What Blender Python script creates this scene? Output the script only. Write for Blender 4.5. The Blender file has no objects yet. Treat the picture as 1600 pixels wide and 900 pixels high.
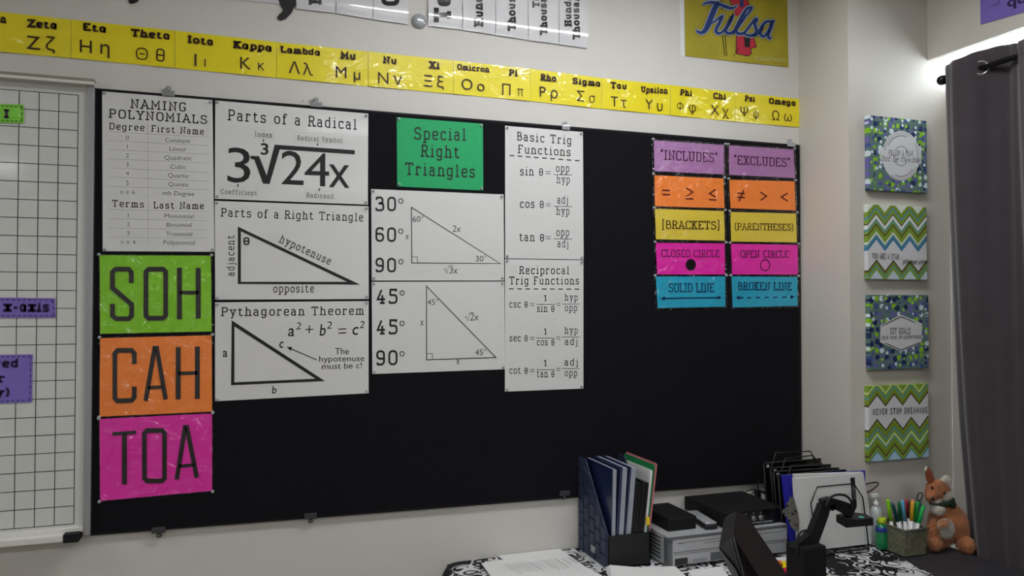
import bpy, bmesh, math, random
from mathutils import Vector, Matrix
from mathutils.geometry import tessellate_polygon
random.seed(7)
S = bpy.context.scene
COL = S.collection
PI = math.pi
# ---------------------------------------------------------------- camera
FPX, YAW, PITCH, CAMD, CAMZ = 1204.9, .332572, .018576, 2.3495, 1.57
cam = bpy.data.cameras.new('camera'); camo = bpy.data.objects.new('camera', cam); COL.objects.link(camo)
cam.sensor_width = 36; cam.lens = FPX * 36 / 1600; cam.clip_start = .02
camo.location = (0, -CAMD, CAMZ); camo.rotation_euler = (PI/2 + PITCH, 0, -YAW)
S.camera = camo
# ---------------------------------------------------------------- sky, exposure
S.view_settings.view_transform = 'Standard'; S.view_settings.look = 'None'
S.view_settings.exposure = 0.68; S.view_settings.gamma = 1; S.view_settings.use_curve_mapping = False
w = bpy.data.worlds.new('sky'); S.world = w; w.use_nodes = True
bg = w.node_tree.nodes['Background']; bg.inputs[0].default_value = (.84, .93, 1, 1); bg.inputs[1].default_value = 11.0
LAMP_STRENGTH = 12.5

# ---------------------------------------------------------------- pixel rays of the photograph -> points on real planes
_F = Vector((math.sin(YAW)*math.cos(PITCH), math.cos(YAW)*math.cos(PITCH), math.sin(PITCH)))
_R = Vector((math.cos(YAW), -math.sin(YAW), 0)); _U = _R.cross(_F); CAM = Vector((0, -CAMD, CAMZ))
def hit(ax, v, px, py):
    d = _F + _R*((px-800)/FPX) - _U*((py-450)/FPX)
    return CAM + d*((v-CAM[ax])/d[ax])
def onx(x, px, py): return hit(0, x, px, py)
def ony(y, px, py): return hit(1, y, px, py)
def onz(z, px, py): return hit(2, z, px, py)
ZD = .76                       # desk top height
BY = -.012                     # face of the bulletin board

# ---------------------------------------------------------------- materials
M = {}
def lin(c):
    return tuple((x/255/12.92 if x/255 <= .04045 else ((x/255+.055)/1.055)**2.4) for x in c) + (1,)
def mat(name, rgb, rough=.6, spec=.5, metal=0, coat=0, bump=None, vary=0, vscale=8, trans=0, emit=0, alpha=1, coatbump=None, sheen=0):
    m = bpy.data.materials.new(name); m.use_nodes = True; nt = m.node_tree; N = nt.nodes; L = nt.links
    b = N['Principled BSDF']; c = lin(rgb); b.inputs['Base Color'].default_value = c
    b.inputs['Roughness'].default_value = rough; b.inputs['Specular IOR Level'].default_value = spec; b.inputs['Metallic'].default_value = metal
    b.inputs['Coat Weight'].default_value = coat; b.inputs['Coat Roughness'].default_value = .08; b.inputs['Transmission Weight'].default_value = trans
    if sheen: b.inputs['Sheen Weight'].default_value = sheen
    if emit: b.inputs['Emission Color'].default_value = c; b.inputs['Emission Strength'].default_value = emit
    tc = N.new('ShaderNodeTexCoord')
    if vary:
        n = N.new('ShaderNodeTexNoise'); n.inputs['Scale'].default_value = vscale; n.inputs['Detail'].default_value = 5; L.new(tc.outputs['Object'], n.inputs['Vector'])
        r = N.new('ShaderNodeValToRGB'); e = r.color_ramp.elements
        e[0].position = .3; e[1].position = .7
        e[0].color = tuple(x*(1-vary) for x in c[:3]) + (1,); e[1].color = tuple(min(1, x*(1+vary)) for x in c[:3]) + (1,)
        L.new(n.outputs[0], r.inputs[0]); L.new(r.outputs[0], b.inputs['Base Color'])
    if bump:
        n = N.new('ShaderNodeTexNoise'); n.inputs['Scale'].default_value = bump[0]; n.inputs['Detail'].default_value = 4; L.new(tc.outputs['Object'], n.inputs['Vector'])
        bb = N.new('ShaderNodeBump'); bb.inputs['Strength'].default_value = bump[1]; bb.inputs['Distance'].default_value = bump[2]
        L.new(n.outputs[0], bb.inputs['Height']); L.new(bb.outputs[0], b.inputs['Normal'])
    if coatbump:
        n = N.new('ShaderNodeTexNoise'); n.inputs['Scale'].default_value = coatbump[0]; n.inputs['Detail'].default_value = 3; n.inputs['Distortion'].default_value = 1.2; L.new(tc.outputs['Object'], n.inputs['Vector'])
        bb = N.new('ShaderNodeBump'); bb.inputs['Strength'].default_value = coatbump[1]; bb.inputs['Distance'].default_value = coatbump[2]
        L.new(n.outputs[0], bb.inputs['Height']); L.new(bb.outputs[0], b.inputs['Coat Normal'])
    b.inputs['Coat IOR'].default_value = 1.75
    M[name] = m
    return m
mat('wall', (202,199,193), .75, .25, bump=(160,.25,.002), vary=.015, vscale=1.5)
mat('wall_side', (198,193,184), .75, .25, bump=(160,.25,.002), vary=.015, vscale=1.5)
mat('ceiling', (225,223,216), .9, .2, bump=(60,.3,.004))
mat('floor', (120,112,100), .5, .4, vary=.08, vscale=3)
mat('board', (19,18,22), .9, .12, bump=(500,.3,.001), vary=.1, vscale=90)
mat('board_edge', (14,14,16), .6, .3)
mat('paper', (214,214,212), .8, .25, vary=.012, vscale=6, coat=.12)
mat('poster', (208,208,206), .45, .35, vary=.01, vscale=4, coat=.15)
mat('card_white', (206,206,208), .5, .5, coat=1)
mat('pin', (196,198,200), .2, .5, trans=.35)
mat('shade', (176,172,166), .9, .1)
mat('ink', (34,33,34), .5, .3)
mat('ink_gloss', (24,21,24), .25, .5, coat=.6)
mat('ink_grey', (112,112,113), .6, .3)
mat('rule_grey', (160,160,160), .6, .3)
mat('ink_fig', (70,70,72), .6, .3)
CB = (26,.9,.02)
mat('lime', (122,190,20), .4, .4, coat=.5, coatbump=CB, vary=.03, vscale=60)
mat('orange', (238,128,48), .4, .4, coat=.5, coatbump=CB, vary=.03, vscale=60)
mat('magenta', (222,32,160), .4, .4, coat=.5, coatbump=CB, vary=.03, vscale=60)
mat('green', (32,160,98), .6, .3, vary=.04, vscale=80)
M['card_white'].node_tree.nodes['Principled BSDF'].inputs['Coat Roughness'].default_value = .13
mat('mauve', (162,110,162), .4, .4, coat=.7, coatbump=CB, vary=.02, vscale=60)
mat('mustard', (214,190,60), .4, .4, coat=.5, coatbump=CB, vary=.02, vscale=60)
mat('cyan', (28,156,186), .4, .4, coat=.5, coatbump=CB, vary=.03, vscale=60)
mat('strip_yellow', (228,212,14), .35, .4, coat=.6, coatbump=(9,.5,.02), vary=.02, vscale=30)
mat('ink_brown', (52,26,14), .5, .3)
mat('ink_maroon', (92,20,18), .5, .3)
mat('ink_purple', (66,20,58), .5, .3)
mat('ink_blue', (14,48,92), .5, .3)
mat('violet', (120,104,184), .6, .3, vary=.03, vscale=40)
mat('ink_violet', (40,26,70), .6, .3)
mat('magnet_green', (112,200,30), .5, .4, coat=.8, coatbump=(60,1,.02), vary=.05, vscale=40)
mat('whiteboard', (204,206,202), .22, .5, coat=.4)
mat('aluminium', (164,164,166), .45, .5, metal=.55, vary=.03, vscale=5)
mat('rail', (140,134,122), .5, .4)
mat('rail_light', (214,212,206), .4, .5)
mat('grid', (48,48,46), .5, .3)
mat('black_plastic', (24,24,26), .45, .4)
mat('black_matte', (20,20,22), .7, .25, bump=(300,.2,.001))
mat('black_gloss', (16,16,18), .2, .5)
mat('wire', (14,14,15), .4, .5)
mat('clear', (186,190,194), .15, .5, trans=.3, coat=1)
mat('clear_clip', (128,130,132), .25, .6, coat=.6)
mat('clip_dark', (58,60,62), .4, .4)
mat('curtain', (62,56,60), .9, .15, sheen=.25, bump=(420,.5,.002), vary=.08, vscale=14)
mat('steel', (190,190,195), .25, .5, metal=1)
mat('rod', (34,34,38), .3, .5, metal=.6)
mat('canvas_side', (120,140,96), .8, .2)
mat('label_white', (206,206,208), .75, .2)
mat('counter', (50,48,52), .55, .35, vary=.12, vscale=60)
mat('cloth_black', (20,20,22), .85, .2)
mat('navy', (34,46,78), .5, .4, vary=.05, vscale=30)
mat('navy_folder', (24,36,72), .35, .5, coat=.3)
mat('page_grey', (150,154,164), .7, .3, bump=(200,.4,.002))
mat('holder_navy', (46,54,78), .5, .4, vary=.08, vscale=40)
mat('folder_green', (18,120,66), .6, .3)
mat('folder_pink', (200,120,126), .6, .3)
mat('royal', (40,36,160), .5, .4)
mat('yellow', (240,208,10), .5, .4)
mat('vcr', (172,174,176), .4, .5, metal=.15, vary=.03, vscale=20)
mat('vcr_dark', (96,99,102), .45, .5, metal=.2)
mat('vcr_line', (60,62,64), .5, .4)
mat('knob', (120,122,126), .3, .5, metal=.5)
mat('silver', (186,188,192), .35, .5, metal=.4)
mat('plate', (140,138,130), .45, .5, metal=.6, vary=.2, vscale=60)
mat('teal', (70,190,170), .3, .5)
mat('housing', (46,43,45), .6, .3)
mat('dark_brown', (46,37,40), .5, .4, vary=.06, vscale=20)
mat('dark_grey', (72,74,78), .5, .4)
mat('plush', (158,100,62), .95, .1, sheen=.4, vary=.3, vscale=26, bump=(160,1,.004))
mat('plush_dark', (140,70,36), .95, .1, sheen=.3, vary=.2, vscale=30, bump=(160,1,.004))
mat('plush_white', (190,184,172), .95, .1, sheen=.4, vary=.1, vscale=30, bump=(160,1,.004))
mat('scarf', (28,44,30), .8, .2, vary=.4, vscale=60)
mat('bead', (18,12,10), .1, .6)
mat('basket', (104,104,84), .8, .3, vary=.25, vscale=80, bump=(180,.8,.004))
mat('white_plastic', (215,216,216), .4, .5)
mat('bottle_green', (10,120,70), .12, .5, coat=.6, vary=.2, vscale=20)
mat('bottle_lid', (176,196,20), .4, .5)
mat('bottle_label', (30,50,130), .5, .4)
mat('bottle_clear', (170,176,176), .15, .5, coat=.7)
mat('olive', (158,146,40), .6, .3, vary=.22, vscale=7)
mat('logo_blue', (36,58,112), .5, .3)
mat('logo_grey', (170,178,196), .5, .3)
mat('red_cloth', (178,44,60), .6, .3)
mat('faint_white', (186,186,130), .6, .3)
mat('diffuser', (250,252,255), .5, .3, emit=LAMP_STRENGTH)
mat('glass', (255,255,255), .02, .5, trans=1)
mat('candy_red', (210,20,60), .4, .4, coat=.4)
mat('candy_orange', (220,100,50), .4, .4, coat=.4)
mat('yellow_green', (180,200,30), .5, .4)
for n, c in dict(lime2=(130,200,20), deepteal=(10,70,74), mid_green=(20,110,60), sky_blue=(90,160,190), marker_red=(170,40,60), brown=(84,30,30), gold=(206,160,40), leaf=(20,140,50), denim=(60,90,130), bright_green=(10,160,70), pinkish=(230,130,150)).items():
    mat(n, c, .35, .5)

def mat_clearfilm(name):
    m = bpy.data.materials.new(name); m.use_nodes = True; nt = m.node_tree; N = nt.nodes; L = nt.links
    for n in list(N):
        if n.type == 'BSDF_PRINCIPLED': N.remove(n)
    out = [n for n in N if n.type == 'OUTPUT_MATERIAL'][0]
    t = N.new('ShaderNodeBsdfTransparent'); g = N.new('ShaderNodeBsdfGlossy'); g.inputs['Roughness'].default_value = .12
    fr = N.new('ShaderNodeFresnel'); fr.inputs[0].default_value = 1.5
    mix = N.new('ShaderNodeMixShader'); tc = N.new('ShaderNodeTexCoord'); n = N.new('ShaderNodeTexNoise'); n.inputs['Scale'].default_value = 30; n.inputs['Distortion'].default_value = 1.5
    bb = N.new('ShaderNodeBump'); bb.inputs['Strength'].default_value = 1; bb.inputs['Distance'].default_value = .02
    L.new(tc.outputs['Object'], n.inputs['Vector']); L.new(n.outputs[0], bb.inputs['Height'])
    L.new(bb.outputs[0], g.inputs['Normal']); L.new(bb.outputs[0], fr.inputs['Normal'])
    L.new(fr.outputs[0], mix.inputs[0]); L.new(t.outputs[0], mix.inputs[1]); L.new(g.outputs[0], mix.inputs[2]); L.new(mix.outputs[0], out.inputs[0])
    M[name] = m
mat_clearfilm('film')

def math_node(N, L, op, a, b=None, c=None):
    n = N.new('ShaderNodeMath'); n.operation = op
    for i, v in enumerate((a, b, c)):
        if v is None: continue
        if isinstance(v, (int, float)): n.inputs[i].default_value = v
        else: L.new(v, n.inputs[i])
    return n.outputs[0]
def mat_chevron(name, bands, periods, amp):
    """flat printed zigzag; bands = [(start 0..1 from the bottom, rgb)]"""
    m = bpy.data.materials.new(name); m.use_nodes = True; nt = m.node_tree; N = nt.nodes; L = nt.links; b = N['Principled BSDF']; b.inputs['Roughness'].default_value = .8; b.inputs['Specular IOR Level'].default_value = .2
    tc = N.new('ShaderNodeTexCoord'); sp = N.new('ShaderNodeSeparateXYZ'); L.new(tc.outputs['Generated'], sp.inputs[0])
    u = math_node(N, L, 'MULTIPLY', sp.outputs[0], periods)
    f = math_node(N, L, 'FRACT', u); f = math_node(N, L, 'SUBTRACT', f, .5); f = math_node(N, L, 'ABSOLUTE', f)
    f = math_node(N, L, 'MULTIPLY', f, amp*2)
    t = math_node(N, L, 'ADD', sp.outputs[2], f)
    t = math_node(N, L, 'SUBTRACT', t, amp*.5)
    r = N.new('ShaderNodeValToRGB'); r.color_ramp.interpolation = 'CONSTANT'; e = r.color_ramp.elements
    while len(e) < len(bands): e.new(1)
    for i, (p, c) in enumerate(bands): e[i].position = p
    for i, (p, c) in enumerate(bands): e[i].color = lin(c)
    L.new(t, r.inputs[0]); L.new(r.outputs[0], b.inputs['Base Color']); M[name] = m
def mat_dots(name):
    m = bpy.data.materials.new(name); m.use_nodes = True; nt = m.node_tree; N = nt.nodes; L = nt.links; b = N['Principled BSDF']; b.inputs['Roughness'].default_value = .8; b.inputs['Specular IOR Level'].default_value = .2
    tc = N.new('ShaderNodeTexCoord'); mp = N.new('ShaderNodeMapping'); mp.inputs['Scale'].default_value = (1, .001, 1); L.new(tc.outputs['Object'], mp.inputs[0])
    prev = None
    cols = [[(30,44,86),(104,100,160),(132,186,36),(206,218,224),(70,84,140),(132,186,36),(104,100,160),(30,44,86)], [(70,84,140),(150,200,60),(40,56,96),(206,218,224),(104,100,160),(90,120,110)]]
    base = lin((92,118,112))
    for k, (sc, th) in enumerate(((40, .48), (52, .40))):
        v = N.new('ShaderNodeTexVoronoi'); v.inputs['Scale'].default_value = sc; v.inputs['Randomness'].default_value = .45
        mp2 = N.new('ShaderNodeMapping'); mp2.inputs['Location'].default_value = (k*.37, 0, k*.61); L.new(mp.outputs[0], mp2.inputs[0]); L.new(mp2.outputs[0], v.inputs['Vector'])
        sp = N.new('ShaderNodeSeparateColor'); L.new(v.outputs['Color'], sp.inputs[0])
        r = N.new('ShaderNodeValToRGB'); r.color_ramp.interpolation = 'CONSTANT'; e = r.color_ramp.elements; cc = cols[k]
        while len(e) < len(cc): e.new(1)
        for i in range(len(cc)): e[i].position = i/len(cc)
        for i, c in enumerate(cc): e[i].color = lin(c)
        L.new(sp.outputs[0], r.inputs[0])
        thn = math_node(N, L, 'MULTIPLY_ADD', sp.outputs[1], .14, th-.1)
        ms = math_node(N, L, 'LESS_THAN', v.outputs['Distance'], thn)
        mx = N.new('ShaderNodeMix'); mx.data_type = 'RGBA'; L.new(ms, mx.inputs[0])
        if prev is None: mx.inputs[6].default_value = base
        else: L.new(prev, mx.inputs[6])
        L.new(r.outputs[0], mx.inputs[7]); prev = mx.outputs[2]
    L.new(prev, b.inputs['Base Color']); M[name] = m
mat_dots('dots')
BR, LG, TL, WH, OL, BL = (84,72,58), (126,156,56), (92,142,146), (214,218,212), (120,140,40), (64,120,160)
CR = (196,214,150)
mat_chevron('chevron_star', [(0,(190,205,215)),(.045,LG),(.09,TL),(.12,OL),(.16,BR),(.19,(206,206,208)),(.45,BL),(.50,TL),(.535,WH),(.565,LG),(.62,OL),(.65,BR),(.675,LG),(.70,TL),(.735,WH),(.79,BR),(.81,LG),(.86,TL),(.9,OL),(.94,LG),(.97,WH)], 3.55, .15)
mat_chevron('chevron_dream', [(0,(170,200,220)),(.04,TL),(.07,LG),(.12,BR),(.145,OL),(.2,LG),(.235,TL),(.265,CR),(.30,LG),(.34,TL),(.38,OL),(.43,LG),(.46,BR),(.49,(206,206,208)),(.79,BR),(.82,OL),(.86,LG),(.89,TL),(.92,LG),(.96,CR),(.985,LG)], 3.55, .15)
def mat_damask(name):
    m = bpy.data.materials.new(name); m.use_nodes = True; nt = m.node_tree; N = nt.nodes; L = nt.links; b = N['Principled BSDF']; b.inputs['Roughness'].default_value = .8; b.inputs['Specular IOR Level'].default_value = .25
    tc = N.new('ShaderNodeTexCoord'); n = N.new('ShaderNodeTexNoise'); n.inputs['Scale'].default_value = 16; n.inputs['Detail'].default_value = 1; L.new(tc.outputs['Object'], n.inputs['Vector'])
    mxv = N.new('ShaderNodeVectorMath'); mxv.operation = 'MULTIPLY_ADD'; L.new(n.outputs['Color'], mxv.inputs[0]); mxv.inputs[1].default_value = (.05,.05,.0); L.new(tc.outputs['Object'], mxv.inputs[2])
    v = N.new('ShaderNodeTexVoronoi'); v.inputs['Scale'].default_value = 19; v.inputs['Randomness'].default_value = .8; v.voronoi_dimensions = '2D'; L.new(mxv.outputs[0], v.inputs['Vector'])
    s = math_node(N, L, 'MULTIPLY', v.outputs['Distance'], 17.0); s = math_node(N, L, 'SINE', s)
    n2 = N.new('ShaderNodeTexNoise'); n2.inputs['Scale'].default_value = 15; n2.inputs['Detail'].default_value = 0; L.new(tc.outputs['Object'], n2.inputs['Vector'])
    t = math_node(N, L, 'MULTIPLY_ADD', n2.outputs[0], -6.0, 3.15)
    g = math_node(N, L, 'GREATER_THAN', s, t)
    mx = N.new('ShaderNodeMix'); mx.data_type = 'RGBA'; L.new(g, mx.inputs[0]); mx.inputs[6].default_value = lin((22,21,24)); mx.inputs[7].default_value = lin((196,196,198))
    L.new(mx.outputs[2], b.inputs['Base Color']); M[name] = m
mat_damask('damask')

# ---------------------------------------------------------------- object helpers
def link(name, me, parent=None, loc=None):
    o = bpy.data.objects.new(name, me); COL.objects.link(o)
    if parent is not None:
        o.parent = parent; o.matrix_parent_inverse = Matrix.Translation(-parent.location) if parent.type == 'EMPTY' else Matrix.Identity(4)
    return o
def meshobj(name, verts, faces, m, parent=None, smooth=False):
    me = bpy.data.meshes.new(name); me.from_pydata([tuple(v) for v in verts], [], faces); me.update()
    for x in (m if isinstance(m, (list, tuple)) else [m]): me.materials.append(M[x])
    if smooth:
        for p in me.polygons: p.use_smooth = True
    return link(name, me, parent)
def bmobj(name, bm, m, parent=None, smooth=False, recalc=True):
    if recalc: bmesh.ops.recalc_face_normals(bm, faces=bm.faces)
    me = bpy.data.meshes.new(name); bm.to_mesh(me); bm.free()
    for x in (m if isinstance(m, (list, tuple)) else [m]): me.materials.append(M[x])
    if smooth:
        for p in me.polygons: p.use_smooth = True
    return link(name, me, parent)
def tag(o, label=None, cat=None, group=None, kind=None):
    if label: o['label'] = label
    if cat: o['category'] = cat
    if group: o['group'] = group
    if kind: o['kind'] = kind
    return o
def thing(name, label, cat, loc=(0,0,0), group=None):
    o = bpy.data.objects.new(name, None); COL.objects.link(o); o.location = loc; o.empty_display_size = .02
    return tag(o, label, cat, group)
def box(bm, lo, hi, bev=0, mt=None, mi=0):
    c = [(a+b)/2 for a, b in zip(lo, hi)]; s = [abs(b-a) for a, b in zip(lo, hi)]
    X = Matrix.Translation(c) @ Matrix.Diagonal((*s, 1))
    if mt is not None: X = mt @ X
    r = bmesh.ops.create_cube(bm, size=1, matrix=X)
    vs = r['verts']; es = list({e for v in vs for e in v.link_edges})
    fs = list({f for v in vs for f in v.link_faces})
    for f in fs: f.material_index = mi
    if bev: bmesh.ops.bevel(bm, geom=es, offset=bev, segments=2, affect='EDGES', profile=.7)
def boxobj(name, lo, hi, m, parent=None, bev=0, mt=None):
    bm = bmesh.new(); box(bm, lo, hi, bev, mt); return bmobj(name, bm, m, parent)
def struct(o): o['kind'] = 'structure'; return o
def tube(bm, pts, r, seg=8, closed=False, r2=None):
    pts = [Vector(p) for p in pts]; n = len(pts); rings = []; up = None
    for i, p in enumerate(pts):
        a = pts[(i-1) % n] if (i or closed) else p; b = pts[(i+1) % n] if (i < n-1 or closed) else p
        t = (b-a).normalized()
        if up is None: up = Vector((0,0,1)) if abs(t.z) < .9 else Vector((1,0,0))
        s = t.cross(up).normalized(); up = s.cross(t).normalized()
        rr = r if r2 is None else r + (r2-r)*i/(n-1)
        rings.append([bm.verts.new(p + (s*math.cos(2*PI*k/seg) + up*math.sin(2*PI*k/seg))*rr) for k in range(seg)])
    for i in range(n if closed else n-1):
        A, B = rings[i], rings[(i+1) % n]
        for k in range(seg): bm.faces.new((A[k], A[(k+1) % seg], B[(k+1) % seg], B[k]))
    if not closed: bm.faces.new(rings[0][::-1]); bm.faces.new(rings[-1])
def tubeobj(name, pts, r, m, parent=None, seg=8, closed=False, r2=None):
    bm = bmesh.new(); tube(bm, pts, r, seg, closed, r2); return bmobj(name, bm, m, parent, True)
def lathe(bm, prof, mt=Matrix.Identity(4), seg=16):
    rings = []
    for r, z in prof: rings.append([bm.verts.new(mt @ Vector((r*math.cos(2*PI*k/seg), r*math.sin(2*PI*k/seg), z))) for k in range(seg)])
    for A, B in zip(rings, rings[1:]):
        for k in range(seg): bm.faces.new((A[k], A[(k+1) % seg], B[(k+1) % seg], B[k]))
    bm.faces.new(rings[0][::-1]); bm.faces.new(rings[-1])
def latheobj(name, prof, m, parent=None, mt=Matrix.Identity(4), seg=16, smooth=True):
    bm = bmesh.new(); lathe(bm, prof, mt, seg); return bmobj(name, bm, m, parent, smooth)
def ball(bm, c, r, seg=3, mt=None):
    X = Matrix.Translation(c) @ (mt if mt is not None else Matrix.Identity(4)) @ Matrix.Diagonal((*r, 1))
    bmesh.ops.create_icosphere(bm, subdivisions=seg, radius=1, matrix=X)
def curve_pts(P, n=8):
    """Catmull-Rom through the points"""
    P = [Vector(p) for p in P]; Q = [P[0]] + P + [P[-1]]; o = []
    for i in range(1, len(Q)-2):
        a, b, c, d = Q[i-1:i+3]
        for k in range(n):
            t = k/n; o.append(.5*((2*b) + (c-a)*t + (2*a-5*b+4*c-d)*t*t + (3*b-3*c+d-a)*t**3))
    o.append(P[-1]); return o

# ---------------------------------------------------------------- lettering: a stroke alphabet with slab serifs
G = {
'A':(60,'0,0 30,100 60,0|11,33 49,33|16,100 30,100','0,0 60,0'),
'B':(55,'8,0 8,100|r20 0,100 48,100 48,53 8,53|r20 8,53 55,53 55,0 0,0',''),
'C':(56,'r24 56,74 56,100 4,100 4,0 56,0 56,24',''),
'D':(58,'8,0 8,100|r26 0,100 58,100 58,0 0,0',''),
'E':(54,'8,0 8,100|0,100 50,100 50,80|8,52 38,52|0,0 54,0 54,22',''),
'F':(50,'8,0 8,100|0,100 50,100 50,80|8,52 36,52','8,0'),
'G':(56,'r24 54,76 54,100 4,100 4,0 54,0 54,42|34,42 58,42',''),
'H':(64,'8,0 8,100|56,0 56,100|8,52 56,52','8,0 56,0 8,100 56,100'),
'I':(28,'14,0 14,100','14,0 14,100'),
'J':(40,'r18 30,100 30,0 0,0 0,20','30,100'),
'K':(58,'8,0 8,100|52,100 8,46|20,60 54,0','8,0 8,100 50,100 54,0'),
'L':(50,'8,0 8,100|0,0 50,0 50,26','8,100'),
'M':(76,'8,0 8,100 38,34 68,100 68,0|0,100 8,100|68,100 76,100','8,0 68,0'),
'N':(64,'8,0 8,100 56,0 56,100|0,100 8,100','8,0 56,100'),
'O':(60,'r26 c 4,0 4,100 60,100 60,0',''),
'P':(54,'8,0 8,100|r22 0,100 54,100 54,46 8,46','8,0'),
'R':(58,'8,0 8,100|r22 0,100 52,100 52,50 8,50|30,50 54,0','8,0 56,0'),
'S':(54,'r22 50,76 50,100 4,100 4,54 54,50 54,0 2,0 2,24',''),
'T':(60,'30,0 30,100|0,78 0,100 60,100 60,78','30,0'),
'U':(62,'r24 8,100 8,0 54,0 54,100','8,100 54,100'),
'V':(56,'0,100 28,0 56,100','0,100 56,100'),
'W':(76,'0,100 18,0 38,90 58,0 76,100','0,100 76,100'),
'X':(56,'4,0 52,100|4,100 52,0','4,0 52,0 4,100 52,100'),
'Y':(56,'2,100 28,46 54,100|28,46 28,0','2,100 54,100 28,0'),
'Z':(54,'0,80 0,100 52,100 0,0 54,0 54,20',''),
'a':(48,'r16 6,56 6,70 38,70 38,0|38,0 48,0|r14 38,40 2,40 2,0 38,0',''),
'@':(52,'r22 c 4,0 4,70 42,70 42,0|42,74 42,0 54,0',''),
'b':(50,'8,0 8,100 0,100|r20 8,70 50,70 50,0 8,0',''),
'c':(46,'r20 44,52 44,70 4,70 4,0 42,0 46,12',''),
'd':(50,'42,0 42,100 34,100|42,0 50,0|r20 42,70 2,70 2,0 42,0',''),
'e':(46,'r18 4,36 46,36 46,70 4,70 4,0 42,0 46,12',''),
'f':(38,'r16 14,0 14,100 38,100 38,86|2,70 32,70','14,0'),
'g':(50,'r18 50,70 42,70 42,-28 4,-28 4,-14|r18 42,70 2,70 2,4 42,4',''),
'h':(54,'8,0 8,100 0,100|r20 8,70 46,70 46,0','8,0 46,0'),
'i':(24,'12,0 12,70 2,70|12,95 12,106','12,0'),
'j':(20,'r14 14,70 14,-28 -4,-28|4,70 14,70|14,95 14,106',''),
'k':(54,'8,0 8,100 0,100|44,70 8,28|18,38 48,0','8,0 42,70 48,0'),
'l':(24,'12,0 12,100 2,100','12,0'),
'm':(78,'8,0 8,70 0,70|r18 8,70 40,70 40,0|r18 40,70 70,70 70,0','8,0 40,0 70,0'),
'n':(54,'8,0 8,70 0,70|r20 8,70 46,70 46,0','8,0 46,0'),
'o':(50,'r22 c 4,0 4,70 50,70 50,0',''),
'p':(50,'8,-30 8,70 0,70|r20 8,70 50,70 50,0 8,0','8,-30'),
'q':(50,'r20 42,70 2,70 2,0 42,0|50,70 42,70 42,-30','42,-30'),
'r':(40,'8,0 8,70 0,70|r14 8,46 12,70 38,70 38,54','10,0'),
's':(44,'r16 40,54 40,70 4,70 4,38 42,34 42,0 2,0 2,16',''),
't':(42,'r14 14,92 14,0 40,0 42,10|0,70 36,70',''),
'u':(54,'0,70 8,70|r20 8,70 8,0 46,0|36,70 46,70 46,0 54,0',''),
'v':(46,'4,70 24,0 44,70','4,70 44,70'),
'w':(66,'2,70 18,0 34,64 50,0 66,70','2,70 66,70'),
'x':(50,'6,0 44,70|6,70 44,0','6,0 44,0 6,70 44,70'),
'y':(50,'6,70 27,4|46,70 20,-28 4,-28','6,70 46,70'),
'z':(44,'2,54 2,70 42,70 2,0 44,0 44,16',''),
'0':(56,'r26 c 4,0 4,100 56,100 56,0',''),
'1':(40,'4,82 24,100 24,0','24,0'),
'2':(54,'r22 4,80 4,100 50,100 50,56 4,0 54,0 54,16',''),
'3':(54,'r20 4,80 4,100 48,100 48,54 18,54|r20 18,54 54,54 54,0 2,0 2,20',''),
'4':(58,'38,0 38,60|32,100 4,28 58,28','38,0'),
'5':(54,'50,86 50,100 8,100 6,58|r22 6,58 54,60 54,0 2,0 2,16',''),
'6':(54,'r24 50,82 50,100 4,100 4,0 54,0 54,56 4,56',''),
'9':(54,'r24 50,44 4,44 4,100 52,100 52,0 6,0 6,16',''),
'θ':(46,'r20 c 4,0 4,86 46,86 46,0|4,43 46,43',''),
'Θ':(84,'r42 c 4,0 4,100 84,100 84,0|26,50 62,50',''),
'κ':(44,'4,0 4,70|42,70 4,30|16,40 44,0',''), 'π':(60,'0,70 60,70|14,70 14,0|r10 46,70 46,6 56,0',''), 'σ':(60,'r24 c 2,0 2,70 50,70 50,0|30,70 62,70',''),
'Φ':(72,'r30 c 0,20 0,80 72,80 72,20|36,-2 36,102',''), 'ψ':(62,'r26 2,70 2,0 60,0 60,70|31,100 31,-30',''), 'ι':(8,'4,70 4,0',''),
'=':(44,'0,26 44,26|0,50 44,50',''),
'-':(34,'0,36 34,36',''),
'°':(22,'r12 c 0,78 0,102 22,102 22,78',''),
'(':(20,'r24 20,116 2,86 2,8 20,-22',''),
')':(20,'r24 0,116 18,86 18,8 0,-22',''),
'[':(18,'18,118 2,118 2,-18 18,-18',''),
']':(18,'0,118 16,118 16,-18 0,-18',''),
'“':(18,'6,112 2,82|20,112 16,82',''),
'”':(18,'4,112 0,82|18,112 14,82',''),
'.':(4,'2,0 2,9',''), '!':(4,'2,100 2,28|2,0 2,9',''), ' ':(30,'',''),
}
def rounded(pts, r, closed):
    n = len(pts); out = []
    for i, p in enumerate(pts):
        if not closed and (i == 0 or i == n-1): out.append(p); continue
        a = pts[i-1]; b = pts[(i+1) % n]
        da = math.dist(a, p); db = math.dist(b, p); k = min(r, da*.5, db*.5)
        if r <= 0 or k <= 0: out.append(p); continue
        A = (p[0]+(a[0]-p[0])*k/da, p[1]+(a[1]-p[1])*k/da); B = (p[0]+(b[0]-p[0])*k/db, p[1]+(b[1]-p[1])*k/db)
        for t in (0, .25, .5, .75, 1):
            out.append(tuple((1-t)**2*A[j] + 2*t*(1-t)*p[j] + t*t*B[j] for j in (0, 1)))
    return out
MAXL = [0]
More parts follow.
